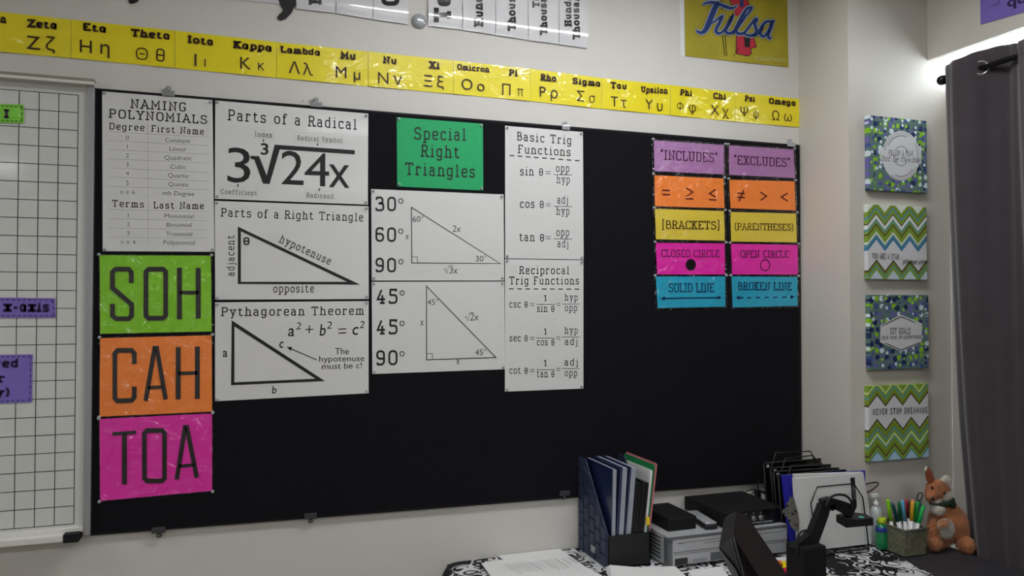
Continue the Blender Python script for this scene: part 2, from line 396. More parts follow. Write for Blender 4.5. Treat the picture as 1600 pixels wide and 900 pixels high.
def ribbon(pts, w, closed=False):
    """flat strip along 2-D points -> (verts, quads)"""
    q = [pts[0]]
    for p in pts[1:]:
        if math.dist(p, q[-1]) > 1e-9: q.append(p)
    if closed and math.dist(q[0], q[-1]) < 1e-9: q.pop()
    if MAXL[0] and not isinstance(w, (list, tuple)):
        d_ = []
        for i, p in enumerate(q):
            if i == len(q)-1 and not closed: d_.append(p); break
            e = q[(i+1) % len(q)]; m_ = max(1, int(math.dist(p, e)/MAXL[0])); d_ += [(p[0]+(e[0]-p[0])*j/m_, p[1]+(e[1]-p[1])*j/m_) for j in range(m_)]
        q = d_
    pts = q; n = len(pts); V = []; Fc = []
    if n < 2: return V, Fc
    wl = w if isinstance(w, (list, tuple)) else [w]*n
    for i, p in enumerate(pts):
        d = []
        if i or closed: a = pts[i-1]; l = math.dist(a, p); d.append(((p[0]-a[0])/l, (p[1]-a[1])/l))
        if i < n-1 or closed: b = pts[(i+1) % n]; l = math.dist(b, p); d.append(((b[0]-p[0])/l, (b[1]-p[1])/l))
        if len(d) == 2:
            tx, ty = d[0][0]+d[1][0], d[0][1]+d[1][1]; l = math.hypot(tx, ty) or 1; tx /= l; ty /= l
            c = max(.42, abs(tx*d[0][0] + ty*d[0][1]))
        else: tx, ty = d[0]; c = 1
        ww = wl[min(i, len(wl)-1)]
        nx, ny = -ty*ww/2/c, tx*ww/2/c
        V += [(p[0]+nx, p[1]+ny), (p[0]-nx, p[1]-ny)]
    for i in range(n if closed else n-1):
        j = (i+1) % n; Fc.append((2*i, 2*i+1, 2*j+1, 2*j))
    return V, Fc
def layout(s, wt=12, serif=True, gap=24, shear=0, xs=1.0, ser=13):
    V = []; Fc = []; x = 0
    def add(v, f):
        n = len(V); V.extend([(a + b*shear, b) for a, b in v]); Fc.extend([tuple(i+n for i in q) for q in f])
    sy = (100-wt)/100; oy = wt/2
    for ch in s:
        if ch not in G: x += 30; continue
        adv, st, se = G[ch]
        for k in filter(None, st.split('|')):
            r = 0; cl = False; P = []
            for tk in k.split():
                if tk[0] == 'r': r = float(tk[1:])
                elif tk == 'c': cl = True
                else: a, b = tk.split(','); P.append((x + float(a)*xs, oy + float(b)*sy))
            v, f = ribbon(rounded(P, r, cl), wt, cl); add(v, f)
        if serif and se:
            for tk in se.split():
                a, b = tk.split(','); cx = x + float(a)*xs; cy = oy + float(b)*sy
                v, f = ribbon([(cx-ser-wt*.35, cy), (cx+ser+wt*.35, cy)], wt*.95); add(v, f)
        x += adv*xs + gap + (wt*.5 if ch != ' ' else 0)
    return V, Fc
_fc = {}
def flayout(s, bold=0, shear=0):
    """text laid out with Blender's own built-in font, scaled to cap height 100"""
    def conv(t, b):
        cu = bpy.data.curves.new('t', 'FONT'); cu.body = t; cu.size = 1; cu.resolution_u = 3; cu.offset = b
        o = bpy.data.objects.new('t', cu); COL.objects.link(o); dg = bpy.context.evaluated_depsgraph_get(); me = bpy.data.meshes.new_from_object(o.evaluated_get(dg))
        v = [(q.co.x, q.co.y) for q in me.vertices]; f = [tuple(p.vertices) for p in me.polygons]
        bpy.data.objects.remove(o); bpy.data.curves.remove(cu); bpy.data.meshes.remove(me); return v, f
    if 'H' not in _fc: _fc['H'] = max(b for a, b in conv('H', 0)[0])
    v, f = conv(s, bold); k = 100/_fc['H']
    return [(a*k + b*k*shear, b*k) for a, b in v], f

class Print:
    """flat printing collected on one plane: every point comes from a spot on the photograph and lies on the sheet"""
    def __init__(s, pt): s.pt = pt; s.V = []; s.F = []; s.MI = []; s.mats = []; s.lift = None
    def _mi(s, m):
        if m not in s.mats: s.mats.append(m)
        return s.mats.index(m)
    def put3(s, v3, faces, m):
        n = len(s.V); s.V += v3; mi = s._mi(m)
        for f in faces: s.F.append(tuple(i+n for i in f)); s.MI.append(mi)
    def text(s, t, a, b, cap, m='ink', wt=12, serif=True, font=False, shear=0, gap=24, xs=1, ser=13, bold=0, tight=True):
        V, Fc = flayout(t, bold, shear) if font else layout(t, wt, serif, gap, shear, xs, ser)
        if not V: return
        x0 = min(v[0] for v in V); x1 = max(v[0] for v in V)
        A = s.pt(*a); B = s.pt(*b); L = (B-A).length; r = (B-A)/(x1-x0); rn = (B-A).normalized()
        # up direction in the sheet
        mid = ((a[0]+b[0])/2, (a[1]+b[1])/2); dx, dy = b[0]-a[0], b[1]-a[1]; l = math.hypot(dx, dy); up_px = (dy/l, -dx/l)
        U = s.pt(mid[0]+up_px[0]*cap, mid[1]+up_px[1]*cap) - s.pt(*mid)
        if abs(dx) > abs(dy)*3: U = Vector((0, 0, U.length))
        s.put3([A + r*(v[0]-x0) + U*(v[1]/100) for v in V], Fc, m)
    def char(s, t, c, cap, m='ink', font=True, wt=9, bold=0, up=None):
        V, Fc = flayout(t, bold) if font else layout(t, wt, False)
        x0 = min(v[0] for v in V); x1 = max(v[0] for v in V)
        C = s.pt(*c); h = (s.pt(c[0], c[1]-cap) - C).length/100
        X = (s.pt(c[0]+1, c[1]) - s.pt(c[0]-1, c[1])); X.z = 0; X.normalize()
        s.put3([C + X*(v[0]-(x0+x1)/2)*h + Vector((0, 0, v[1]*h)) for v in V], Fc, m)
    def flow(s, t, a, dirpx, cap, m='ink', wt=24, xs=1, gap=24, ser=13):
        """natural-width stroke text from a baseline start in a pixel direction"""
        V, Fc = layout(t, wt, True, gap, 0, xs, ser); x0 = min(v[0] for v in V)
        A = s.pt(*a); dx, dy = dirpx; D = (s.pt(a[0]+dx*10, a[1]+dy*10)-A).normalized()
        U = s.pt(a[0]+dy*cap, a[1]-dx*cap)-A; h = U.length/100
        s.put3([A + D*(v[0]-x0)*h + U*(v[1]/100) for v in V], Fc, m)
    def line(s, pts, w, m='ink', closed=False, r=0):
        V, Fc = ribbon(rounded(pts, r, closed), w, closed); s.put3([s.pt(*v) for v in V], Fc, m)
    def poly(s, pts, m='ink'):
        V = list(pts); Fc = [tuple(t) for t in tessellate_polygon([[Vector((q[0], q[1], 0)) for q in pts]])]
        s.put3([s.pt(*v) for v in V], Fc, m)
    def ring(s, c, rx, ry, w, m='ink', n=28):
        s.line([(c[0]+rx*math.cos(2*PI*k/n), c[1]+ry*math.sin(2*PI*k/n)) for k in range(n)], w, m, True)
    def disc(s, c, rx, ry, m='ink', n=24): s.poly([(c[0]+rx*math.cos(2*PI*k/n), c[1]+ry*math.sin(2*PI*k/n)) for k in range(n)], m)
    def dash(s, a, b, n, w, m='ink', duty=.58):
        for k in range(n):
            t0 = k/(n-1+duty); t1 = t0 + duty/(n-1+duty)
            s.line([(a[0]+(b[0]-a[0])*t, a[1]+(b[1]-a[1])*t) for t in (t0, t1)], w, m)
    def arrow(s, a, b, w, hw, hl, m='ink'):
        l = math.dist(a, b); ux, uy = (b[0]-a[0])/l, (b[1]-a[1])/l; c = (b[0]-ux*hl, b[1]-uy*hl)
        s.line([a, (c[0]+ux*hl*.3, c[1]+uy*hl*.3)], w, m)
        s.poly([b, (c[0]-uy*hw, c[1]+ux*hw), (c[0]+uy*hw, c[1]-ux*hw)], m)
    def build(s, name, parent, label=None):
        if not s.V: return None
        o = meshobj(name, s.V, s.F, s.mats, parent)
        for p, mi in zip(o.data.polygons, s.MI): p.material_index = mi
        if label: o['label'] = label
        return o
def quad_sheet(name, q, m, parent, thick=.0006, n=(1, 1), pt=None, wave=None, out=Vector((0,-1,0))):
    """a thin sheet through four photograph corners TL TR BR BL lying on a plane; wave(u,v) moves it off the plane"""
    P = [pt(*c) for c in q]; nu, nv = n; V = []; Fc = []
    for side in (0, 1):
        for j in range(nv+1):
            for i in range(nu+1):
                u, v = i/nu, j/nv; p = P[0]*(1-u)*(1-v) + P[1]*u*(1-v) + P[2]*u*v + P[3]*(1-u)*v
                if wave: p = p + out*wave(u, v)
                V.append(p + (out*0 if side == 0 else -out*thick))
    k = (nu+1)*(nv+1); idx = lambda s_, i, j: s_*k + j*(nu+1)+i
    for j in range(nv):
        for i in range(nu):
            Fc.append((idx(0,i,j), idx(0,i,j+1), idx(0,i+1,j+1), idx(0,i+1,j))); Fc.append((idx(1,i,j), idx(1,i+1,j), idx(1,i+1,j+1), idx(1,i,j+1)))
    def rim(*ids):
        n = len(V); V.extend([V[i].copy() for i in ids]); Fc.append((n, n+1, n+2, n+3))
    for i in range(nu): rim(idx(0,i,0), idx(0,i+1,0), idx(1,i+1,0), idx(1,i,0)); rim(idx(0,i,nv), idx(1,i,nv), idx(1,i+1,nv), idx(0,i+1,nv))
    for j in range(nv): rim(idx(0,0,j), idx(1,0,j), idx(1,0,j+1), idx(0,0,j+1)); rim(idx(0,nu,j), idx(0,nu,j+1), idx(1,nu,j+1), idx(1,nu,j))
    return meshobj(name, V, Fc, m, parent, smooth=bool(wave))
def Y(y): return lambda a, b: ony(y, a, b)
def X_(x): return lambda a, b: onx(x, a, b)
# ================================================================ the room
XR, XL, YB, ZC, ZP = 2.293, -3.6, -7.0, 2.80, -.25     # right wall, left wall, back wall, ceiling, pillar face
struct(boxobj('floor', (XL-.1, YB-.1, -.1), (XR+.2, .1, 0), 'floor'))
struct(boxobj('ceiling', (XL-.1, YB-.1, ZC), (XR+.2, .1, ZC+.1), 'ceiling'))
struct(boxobj('wall_front', (XL-.1, 0, 0), (XR+.2, .12, ZC), 'wall'))
struct(boxobj('wall_back', (XL-.1, YB-.12, 0), (XR+.2, YB, ZC), 'wall'))
struct(boxobj('wall_left', (XL-.12, YB, 0), (XL, 0, ZC), 'wall'))
struct(boxobj('wall_corner', (1.939, ZP, 0), (XR, 0, ZC), 'wall_side'))        # the pillar boxed out beside the window
WZ0, WZ1, WY0, WY1, WT, WH = .70, 2.432, ZP, -2.3, .13, 2.56    # head raised behind an added thin board so sky shows through the slot
bm = bmesh.new()
box(bm, (XR, YB, 0), (XR+WT, 0, WZ0)); box(bm, (XR, YB, WH), (XR+WT, 0, ZC)); box(bm, (XR, WY1, WZ1), (XR+.02, WY0, WH)); box(bm, (XR, WY0, WZ0), (XR+WT, 0, WH)); box(bm, (XR, YB, WZ0), (XR+WT, WY1, WH))
struct(bmobj('wall_right', bm, 'wall_side'))
struct(boxobj('baseboard_front', (XL, -.014, 0), (1.939, -.001, .1), 'dark_grey'))
wf = bpy.data.objects.new('window_1', None); COL.objects.link(wf); wf.location = (XR+.12, -1.28, WZ0); wf['kind'] = 'structure'
bm = bmesh.new()
box(bm, (XR+.11, WY1, WZ0), (XR+.128, WY0, WZ0+.04))
for q_ in (-1.3, WY1): box(bm, (XR+.11, q_, WZ0), (XR+.128, q_+.03, WH))
bmobj('window_frame', bm, 'white_plastic', wf)
boxobj('pane', (XR+.118, WY1, WZ0+.03), (XR+.121, WY0, WH), 'glass', wf)
boxobj('blackout_shade', (XR+.098, WY1+.001, WZ0), (XR+.101, WY0-.001, 2.335), 'shade', wf)
boxobj('window_sill', (XR-.001, WY1+.001, WZ0), (XR+.095, WY0-.001, WZ0+.012), 'white_plastic', wf)
# ceiling lights (above and behind the camera)
for k, (x, y, where) in enumerate([(x, y, (a, b)) for y, b in ((-.85, 'front'), (-3.1, 'middle'), (-5.6, 'back')) for x, a in ((-2.5, 'left'), (1.0, 'right'))]):
    t = thing('ceiling_light', f'white recessed fluorescent ceiling light, {where[0]} one of the {where[1]} row', 'light', (x, y, ZC), 'recessed ceiling lights')
    bm = bmesh.new()
    for a in ((x-.64, y-.19, x+.64, y-.15), (x-.64, y+.15, x+.64, y+.19), (x-.64, y-.15, x-.60, y+.15), (x+.60, y-.15, x+.64, y+.15)):
        box(bm, (a[0], a[1], ZC-.025), (a[2], a[3], ZC+.002))
    bmobj('frame', bm, 'white_plastic', t)
    boxobj('diffuser', (x-.60, y-.15, ZC-.016), (x+.60, y+.15, ZC-.006), 'diffuser', t)

# ================================================================ whiteboard
WBY = -.014
wb = thing('whiteboard', 'white gridded dry-erase board with aluminium frame at the left edge of the photo', 'whiteboard', ony(0, 60, 838))
def wbq(l, t, r, b): return None
pt = Y(WBY)
zt = pt(134, 133).z; zb = pt(125, 830).z; xr = pt(134, 480).x; xl = xr-1.22
boxobj('surface', (xl, WBY, zb), (xr, -.001, zt), 'whiteboard', wb)
pg = Print(Y(WBY-.0006))
TR = pt(120.4, 148.5); BRp = pt(111.5+1.5, 818.5)
ztop, zbot = TR.z, BRp.z; x1 = TR.x; cw = (ztop-zbot)/24
xg = pt(119, 480).x
for i in range(25):
    z = ztop-(ztop-zbot)*i/24
    pg.put3([Vector((xg-23*cw, WBY-.0006, z+.0009)), Vector((xg-23*cw, WBY-.0006, z-.0009)), Vector((xg, WBY-.0006, z-.0009)), Vector((xg, WBY-.0006, z+.0009))], [(0,1,2,3)], 'grid')
sx = (xg - pt(26.2, 480).x)/3
for i in range(24):
    x = xg-sx*i
    pg.put3([Vector((x-.0009, WBY-.0006, ztop)), Vector((x-.0009, WBY-.0006, zbot)), Vector((x+.0009, WBY-.0006, zbot)), Vector((x+.0009, WBY-.0006, ztop))], [(0,1,2,3)], 'grid')
pg.build('grid_lines', wb)
xe = pt(147, 300).x
boxobj('side_frame', (xr, WBY-.008, zb-.012), (xe, -.001, zt+.002), 'aluminium', wb, .002)
bm = bmesh.new(); zr = pt(146, 128).z
box(bm, (xl, WBY-.020, zt+.006), (xe+.001, -.001, zr+.004), .003); bmobj('map_rail', bm, 'rail', wb)
boxobj('rail_lip', (xl, WBY-.024, zt-.003), (xe+.001, -.002, zt+.005), 'rail_light', wb, .001)
boxobj('tray', (xl, WBY-.034, zb-.016), (pt(103, 835).x, -.001, zb+.001), 'rail_light', wb, .003)
boxobj('tray_cap', (pt(103, 835).x, WBY-.036, zb-.019), (pt(127, 835).x, -.001, zb+.003), 'black_matte', wb, .002)
boxobj('bottom_frame', (xl, WBY-.01, zb+.001), (xr, -.001, zb+.012), 'rail_light', wb, .001)

def magnet(name, label, q, m, texts, dash_m='ink_violet'):
    c = ony(WBY, *q[3]); t = thing(name, label, 'sign', c, 'laminated labels on the gridded board')
    P0 = WBY-.0022; quad_sheet('sheet', q, m, t, .0014, pt=Y(P0)); p = Print(Y(P0-.0005))
    for tx, a, b, cap in texts: p.text(tx, a, b, cap, dash_m, wt=26, gap=18)
    i = 3.2; (x0, y0), (x1, y1), (x2, y2), (x3, y3) = q
    p.dash((x0+i, y0+i), (x1-i, y1+i), 18, 1.2, dash_m); p.dash((x3+i, y3-i), (x2-i, y2-i), 18, 1.2, dash_m); p.dash((x1-i, y1+i), (x2-i, y2-i), max(3, int((y2-y1)/9)), 1.2, dash_m)
    p.build('lettering', t); return t
magnet('label_sign', 'small bright green laminated label near the top of the gridded whiteboard', [(-90,160),(37,163.5),(37.5,192.5),(-90,190)], 'magnet_green', [('I', (6,185), (14,185.5), 15)], 'ink_gloss')
magnet('label_sign', 'narrow violet label reading x-axis on the gridded whiteboard', [(-70,464),(86,466),(87,496.5),(-70,497)], 'violet', [('x-@xis', (5,487.5), (77,488), 17)])
magnet('label_sign', 'larger violet label with three lines of cut-off text on the lower whiteboard', [(-100,556),(51,553.5),(50,628.5),(-100,634)], 'violet', [('red', (-10,575), (28,574.5), 14.5), ('r', (-6,598), (8,598), 14), ('y)', (-8,620), (15,619), 13)])

# ================================================================ bulletin board
bb = thing('bulletin_board', 'large black bulletin board covering the middle of the wall', 'board', (.77, 0, .92))
bq = [(148,137.5),(1249.5,226.5),(1253,750),(141.5,837)]
quad_sheet('panel', bq, 'board', bb, .0115, pt=Y(BY))
p = Print(Y(BY-.0004)); p.line([(150,139),(1248,228),(1251,748.5),(143,835)], 2.2, 'board_edge', True); p.build('border_strip', bb)

def clip(px, py, top, lab, cw_=14, m='clear_clip'):
    c = ony(-.014, px, py); t = thing('board_clip', lab, 'clip', c, 'clips holding the black board'); s = 1 if top else -1; k = .0019
    bm = bmesh.new(); box(bm, (c.x-cw_/2*k*1.1, -.019, c.z-4.2*k), (c.x+cw_/2*k*1.1, -.0125, c.z+4.2*k), .0025); bmobj('jaw', bm, m, t)
    bm = bmesh.new(); box(bm, (c.x-3*k, -.014, c.z+s*3*k), (c.x+3*k, -.0005, c.z+s*11*k), .001); bmobj('tab', bm, m, t)
    latheobj('screw', [(.0022, 0), (.0018, .0015)], 'silver', t, Matrix.Translation((c.x, -.014, c.z+s*8*k)) @ Matrix.Rotation(PI/2, 4, 'X'), 8)
for a in ((263,146,1,'clear plastic clip on the board top above the polynomial poster'), (494,163.5,1,'clear plastic clip on the board top above the radical poster'), (884,199.5,1,'bright clear plastic clip on the board top above the trig poster'), (1236,226,1,'clear plastic clip at the top right corner of the black board')):
    clip(*a[:2], True, a[3], 16 if a[0] != 884 else 13, 'clear' if a[0] > 800 else 'clear_clip')
for a in ((248,828,'dark plastic clip on the board bottom below the magenta sign'), (485.5,806,'dark plastic clip on the board bottom, middle one of three'), (882,770.5,'dark plastic clip on the board bottom nearest the magazine file')):
    clip(a[0], a[1], False, a[2], 17, 'clip_dark')
for a in ((473,158), (483,158.5)):
    c = ony(0, *a); tag(latheobj('nail_hole', [(.0018,0),(.0012,.001)], 'black_matte', None, Matrix.Translation((c.x, 0, c.z)) @ Matrix.Rotation(PI/2, 4, 'X'), 6), 'tiny dark nail head in the wall just above the board, left of the clip' if a[0] < 480 else 'tiny dark nail head in the wall just above the board, right next to the clip', 'nail', 'nails above the board')

# push pins ------------------------------------------------------
_pin = None
def pin(px, py, lab, y=BY-.001, s=1.0):
    global _pin
    if _pin is None:
        bm = bmesh.new(); lathe(bm, [(.0052,0),(.0055,.001),(.003,.0024),(.0026,.006),(.0042,.0072),(.0044,.0088),(.0025,.0096)], Matrix.Rotation(PI/2, 4, 'X'), 10)
        _pin = bmobj('push_pin', bm, 'pin', None, True); o = _pin
    else:
        o = _pin.copy(); COL.objects.link(o)
    c = ony(y, px, py); o.location = c; o.scale = (.85*s, .85*s, .85*s)
    tag(o, lab, 'pin', 'clear push pins'); return o
CN = ('top left', 'top right', 'bottom right', 'bottom left')
YP = BY-.0016        # sheets on the board
def poster(label, q, m, name='poster', group='posters on the black board', pins=(0,1,2,3), short=None, inset=3.2, film=0, warp=0):
    cx = sum(c[0] for c in q)/4; c = ony(YP, cx, max(q[2][1], q[3][1])); t = thing(name, label, 'poster' if name == 'poster' else 'card', c, group)
    ph = random.random()*6
    wv = (lambda u, v: .0014*warp*(math.sin(u*7+ph)*math.sin(v*6+ph*2)+1)) if warp else None
    quad_sheet('sheet', q, m, t, .0005, (8, 8) if warp else (1, 1), Y(YP), wv)
    if film:
        e = film; qq = [(q[0][0]-e,q[0][1]-e*.8),(q[1][0]+e,q[1][1]-e*.8),(q[2][0]+e,q[2][1]+e*.8),(q[3][0]-e,q[3][1]+e*.8)]
        quad_sheet('laminate', qq, 'film', t, .0002, pt=Y(YP+.0009))
    for k in pins:
        dx = inset*(1 if k in (0,3) else -1); dy = inset*(1 if k < 2 else -1)
        pin(q[k][0]+dx, q[k][1]+dy, f'clear push pin at the {CN[k]} corner of the {short}')
    return t, Print(Y(YP-.0005-.0028*warp))

# --- naming polynomials
t, p = poster('white poster headed Naming Polynomials with a table, top left of the board', [(159.5,142.6),(332,156.4),(335,393.4),(160.4,392.5)], 'poster', short='Naming Polynomials poster')
p.text('NAMING', (203.3,169), (290.3,174.6), 14.5, wt=13); p.text('POLYNOMIALS', (169.4,184), (323.6,194), 14, wt=13)
p.text('Degree', (171,202.4), (225.8,204.8), 10.8, wt=13); p.text('First Name', (236,205.8), (318.6,210.8), 10.5, wt=13)
p.text('Terms', (175,323), (225,324.6), 10.8, wt=13); p.text('Last Name', (239.4,325.8), (318.6,327), 10.8, wt=13)
for s_, y in zip('012345', (218.6,232.5,246.4,260.6,274.2,288.9)): p.char(s_, (199, y), 6.6, 'ink_grey')
p.char('n ≥ 6', (199.5,303.5), 6.6, 'ink_grey')
for s_, a, b in (('Constant',(258.1,221.7),(297.2,223.9)),('Linear',(264.7,235.6),(291.4,236.7)),('Quadratic',(257,249.4),(300,250.8)),('Cubic',(266.4,263.6),(290.6,264.4)),('Quartic',(262.5,277),(295.3,278.3)),('Quintic',(263,290.8),(295,291.9)),('nth Degree',(254.2,304.7),(303.6,306.3)),('Monomial',(257,340.6),(302.5,341.3)),('Binomial',(260.3,354.4),(299.2,354.9)),('Trinomial',(259.2,368.5),(300.3,368.8)),('Polynomial',(255.3,382),(304.2,382.4))):
    p.text(s_, a, b, 6.6, 'ink_grey', font=True)
for s_, y in zip('123', (339.4,353.6,367.5)): p.char(s_, (200.3, y), 6.6, 'ink_grey')
p.char('n ≥ 4', (200.3,381.3), 6.6, 'ink_grey')
for a, b in zip((205.6,219.4,233.6,248,262.2,276.4,290.8,327.2,341.7,356.1,370.6), (214.4,227.8,241.1,255,269.4,283.3,296.7,331.1,345,358.9,372.2)): p.line([(168,a),(325,b)], .5, 'rule_grey')
p.line([(230.6,192),(231.2,310)], .5, 'rule_grey'); p.line([(231.2,316),(232,384)], .5, 'rule_grey')
p.build('lettering', t)

# --- SOH CAH TOA
def c_(x, y): return (130+.4671*x, 380+.4667*y)
def big(label, q, m, strokes, short):
    t, p = poster(label, q, m, short=short, film=2.2, inset=-1.0, pins=(0,1,2,3) if 'magenta' in label else (0,1), warp=.6)
    for P, w_, cl in strokes: p.line([c_(*a) for a in P], w_, 'ink_gloss', cl)
    p.build('lettering', t)
def oc(x0, y0, x1, y1, k=9): return [(x0+k,y0),(x1-k,y0),(x1,y0+k),(x1,y1-k),(x1-k,y1),(x0+k,y1),(x0,y1-k),(x0,y0+k)]
big('bright green laminated sign reading SOH, top of the three big signs', [(155.7,398.7),(329.4,399.6),(330.8,517.8),(156.6,521.5)], 'lime', [
    ([(161,133),(161,98),(152,87),(108,87),(98,97),(98,150),(162,205),(162,243),(152,253),(110,253),(98,243),(98,203)], 7.4, False),
    (oc(210,87,276,251), 7.4, True), ([(322,82),(322,255)], 7.7, False), ([(385,82),(385,252)], 7.7, False), ([(322,165),(385,165)], 5.6, False)], 'green SOH sign')
big('orange laminated sign reading CAH, between the green and magenta signs', [(156.6,528.5),(330.8,523.8),(331.3,643),(155.7,651)], 'orange', [
    ([(171,404),(171,369),(162,359),(115,359),(106,369),(106,518),(115,528),(162,526),(171,516),(171,480)], 7.4, False),
    ([(209,528),(239,351),(246,351),(276,523)], 7.0, False), ([(217,484),(268,481)], 5.2, False),
    ([(318,348),(318,523)], 7.7, False), ([(382,346),(382,521)], 7.7, False), ([(318,436),(382,434)], 5.6, False)], 'orange CAH sign')
big('magenta laminated sign reading TOA, bottom of the three big signs', [(155.7,654.6),(331.3,646),(331.3,766.7),(156.6,782.5)], 'magenta', [
    ([(98,639),(177,633)], 5.6, False), ([(138,636),(138,808)], 7.7, False), (oc(205,627,272,796), 7.4, True),
    ([(313,791),(341,616),(347,616),(380,785)], 7.0, False), ([(321,747),(373,742)], 5.2, False)], 'magenta TOA sign')

# --- parts of a radical
def r_(x, y): return (325+.2056*x, 145+.2056*y)
t, p = poster('white poster headed Parts of a Radical showing 3 times a cube root of 24x', [(336.3,156.9),(575.4,177.5),(574.8,319.8),(335.7,310.5)], 'poster', short='Parts of a Radical poster')
p.text('Parts of a Radical', (355.4,188), (557.3,203), 17, wt=12)
for s_, a, b, bx in (('Index', (398.4,213.3), (425.7,215), (350,283,500,352)), ('Radical Symbol', (464.2,219), (534.3,223.3), (663,308,1027,388)), ('Coefficient', (345.1,302.9), (401.7,305.6), (88,714,382,794)), ('Radicand', (478.6,308.5), (520.7,310.3), (738,742,960,814))):
    p.text(s_, a, b, 7.6, wt=11, m='ink_fig'); sk = .05
    x0, y0, x1, y1 = bx; k = (x1-x0)*sk*.5
    for A, B, n in (((x0,y0-k),(x1,y0+k),int((x1-x0)/14)), ((x0,y1-k-4),(x1,y1+k-8),int((x1-x0)/14)), ((x0,y0-k),(x0,y1-k-4),5), ((x1,y0+k),(x1,y1+k-8),5)): p.dash(r_(*A), r_(*B), n, .35, 'rule_grey')
p.text('3', r_(147,678), r_(322,684), 53.5, font=True); p.text('3', r_(400,468), r_(460,470), 17, font=True, bold=.02)
p.poly([r_(*a) for a in ((322,478),(388,482),(446,628),(507,394),(1115,436),(1115,468),(546,430),(468,693),(418,690),(352,508),(325,502))])
p.text('2', r_(556,694), r_(726,702), 52, font=True); p.text('4', r_(733,706), r_(920,712), 51, font=True); p.text('x', r_(918,717), r_(1076,724), 54, font=True)
for a, b in (((422,345),(422,376)), ((832,376),(832,406)), ((227,722),(227,690)), ((845,752),(845,722))): p.arrow(r_(*a), r_(*b), .8, 1.8, 3.2)
p.build('lettering', t)

# --- parts of a right triangle
def s3(x, y): return (325+.18888*x, 310+.18888*y)
def tri(p, conv, O, I, m='ink'):
    n = len(O)
    for k in range(n): p.poly([conv(*O[k]), conv(*O[(k+1) % n]), conv(*I[(k+1) % n]), conv(*I[k])], m)
t, p = poster('white poster headed Parts of a Right Triangle with adjacent, opposite and hypotenuse', [(335.4,313.8),(575.8,322.3),(576.2,467.2),(336.3,468.3)], 'poster', short='Parts of a Right Triangle poster')
p.text('Parts of a Right Triangle', (344.8,338.5), (567.4,346.1), 13.4, wt=12)
tri(p, s3, [(247,233),(1258,713),(247,708)], [(272,272),(1150,690),(272,690)])
p.text('θ', s3(292,387), s3(343,387), 14.3, wt=16, serif=False); p.text('adjacent', s3(218,643), s3(218,304), 12.2, wt=12)
p.text('hypotenuse', s3(583,360), s3(1003,552), 12.6, wt=12); p.text('opposite', s3(540,780), s3(877,778), 13, wt=12)
p.build('lettering', t)

# --- pythagorean theorem
def s4(x, y): return (325+.2*x, 460+.2*y)
t, p = poster('white poster headed Pythagorean Theorem with a thick black triangle', [(336,472.4),(576,470.4),(576,614.4),(336,627)], 'poster', short='Pythagorean Theorem poster')
p.text('Pythagorean Theorem', (345,494.2), (569,492), 14, wt=12)
tri(p, s4, [(185,202),(914,677),(180,710)], [(207,250),(840,659),(206,687)])
for s_, a, b, cp in (('a', (625,326), (674,325), 26), ('b', (872,322), (920,320), 17.5), ('c', (1128,316), (1175,314), 27)): p.text(s_, s4(*a), s4(*b), cp if s_ == 'b' else 18, font=True, shear=.12, bold=.01)
for a, b in (((686,274),(726,273)), ((926,268),(968,267)), ((1182,264),(1221,262))): p.text('2', s4(*a), s4(*b), 11, font=True, shear=.15)
p.line([s4(762,275),s4(824,273)], 1.7); p.line([s4(794,242),s4(790,305)], 1.7); p.line([s4(1018,272),s4(1080,269)], 1.7); p.line([s4(1018,303),s4(1080,299)], 1.7)
p.text('a', s4(115,487), s4(152,487), 13.5, font=True, bold=.012); p.text('b', s4(500,773), s4(535,773), 11.5, font=True, bold=.012, shear=.1); p.text('c', s4(557,417), s4(590,416), 14, font=True, bold=.012, shear=.1)
p.arrow(s4(850,512), s4(615,410), 1.5, 3.4, 8)
p.text('The', s4(993,469), s4(1101,467), 9.8, font=True); p.text('hypotenuse', s4(868,527), s4(1222,520), 9, font=True); p.text('must be c!', s4(890,584), s4(1201,576), 9, font=True)
p.build('lettering', t)

# --- special right triangles
t, p = poster('green sheet reading Special Right Triangles near the top of the board', [(619.8,183.1),(754.5,193.3),(755.2,297.6),(620.7,291.4)], 'green', short='green Special Right Triangles sheet')
for s_, a, b in (('Special', (647.2,218.2), (728,220)), ('Right', (657.1,245.3), (717.8,247.4)), ('Triangles', (633.2,273.3), (742.1,277.9))): p.text(s_, a, b, 19.5, 'ink', wt=12)
p.build('lettering', t)
def s5(x, y): return (570+.3112*x, 170+.3112*y)
t, p = poster('white poster of a 30 60 90 degree triangle below the green sheet', [(580,295.4),(786.9,303.8),(787.8,438.3),(580.9,438.3)], 'poster', short='sixty degree triangle poster')
for s_, y, d in (('30', 514, 463), ('60', 668, 615), ('90', 821, 768)): p.text(s_, s5(53, y), s5(157, y+1), 23, wt=14); p.ring(s5(181, d), 3.3, 3.5, 1.4)
p.line([s5(*a) for a in ((234,495),(680,777),(236,774))], 1.4, 'ink', True)
p.line([s5(*a) for a in ((236,743),(264,743),(264,773))], .9, 'ink_fig')
for s_, a, b, cp, sh in (('60°', (240,568), (295,568), 9, 0), ('2x', (440,618), (482,618), 10, .12), ('x', (203,655), (222,655), 11, .15), ('30°', (557,767), (610,767), 9, 0), ('3x', (424,827), (467,827), 10.5, .1)): p.text(s_, s5(*a), s5(*b), cp, 'ink_fig', font=True, shear=sh)
p.line([s5(*a) for a in ((397,808),(404,803),(411,828),(422,787),(446,787))], .8, 'ink_fig')
p.build('lettering', t)
def s6(x, y): return (570+.18883*x, 430+.18888*y)
t, p = poster('white poster of a 45 45 90 degree triangle, lower of the two angle posters', [(580.8,440.4),(788,439.8),(789,576.9),(581.7,584.4)], 'poster', short='double forty-five degree poster')
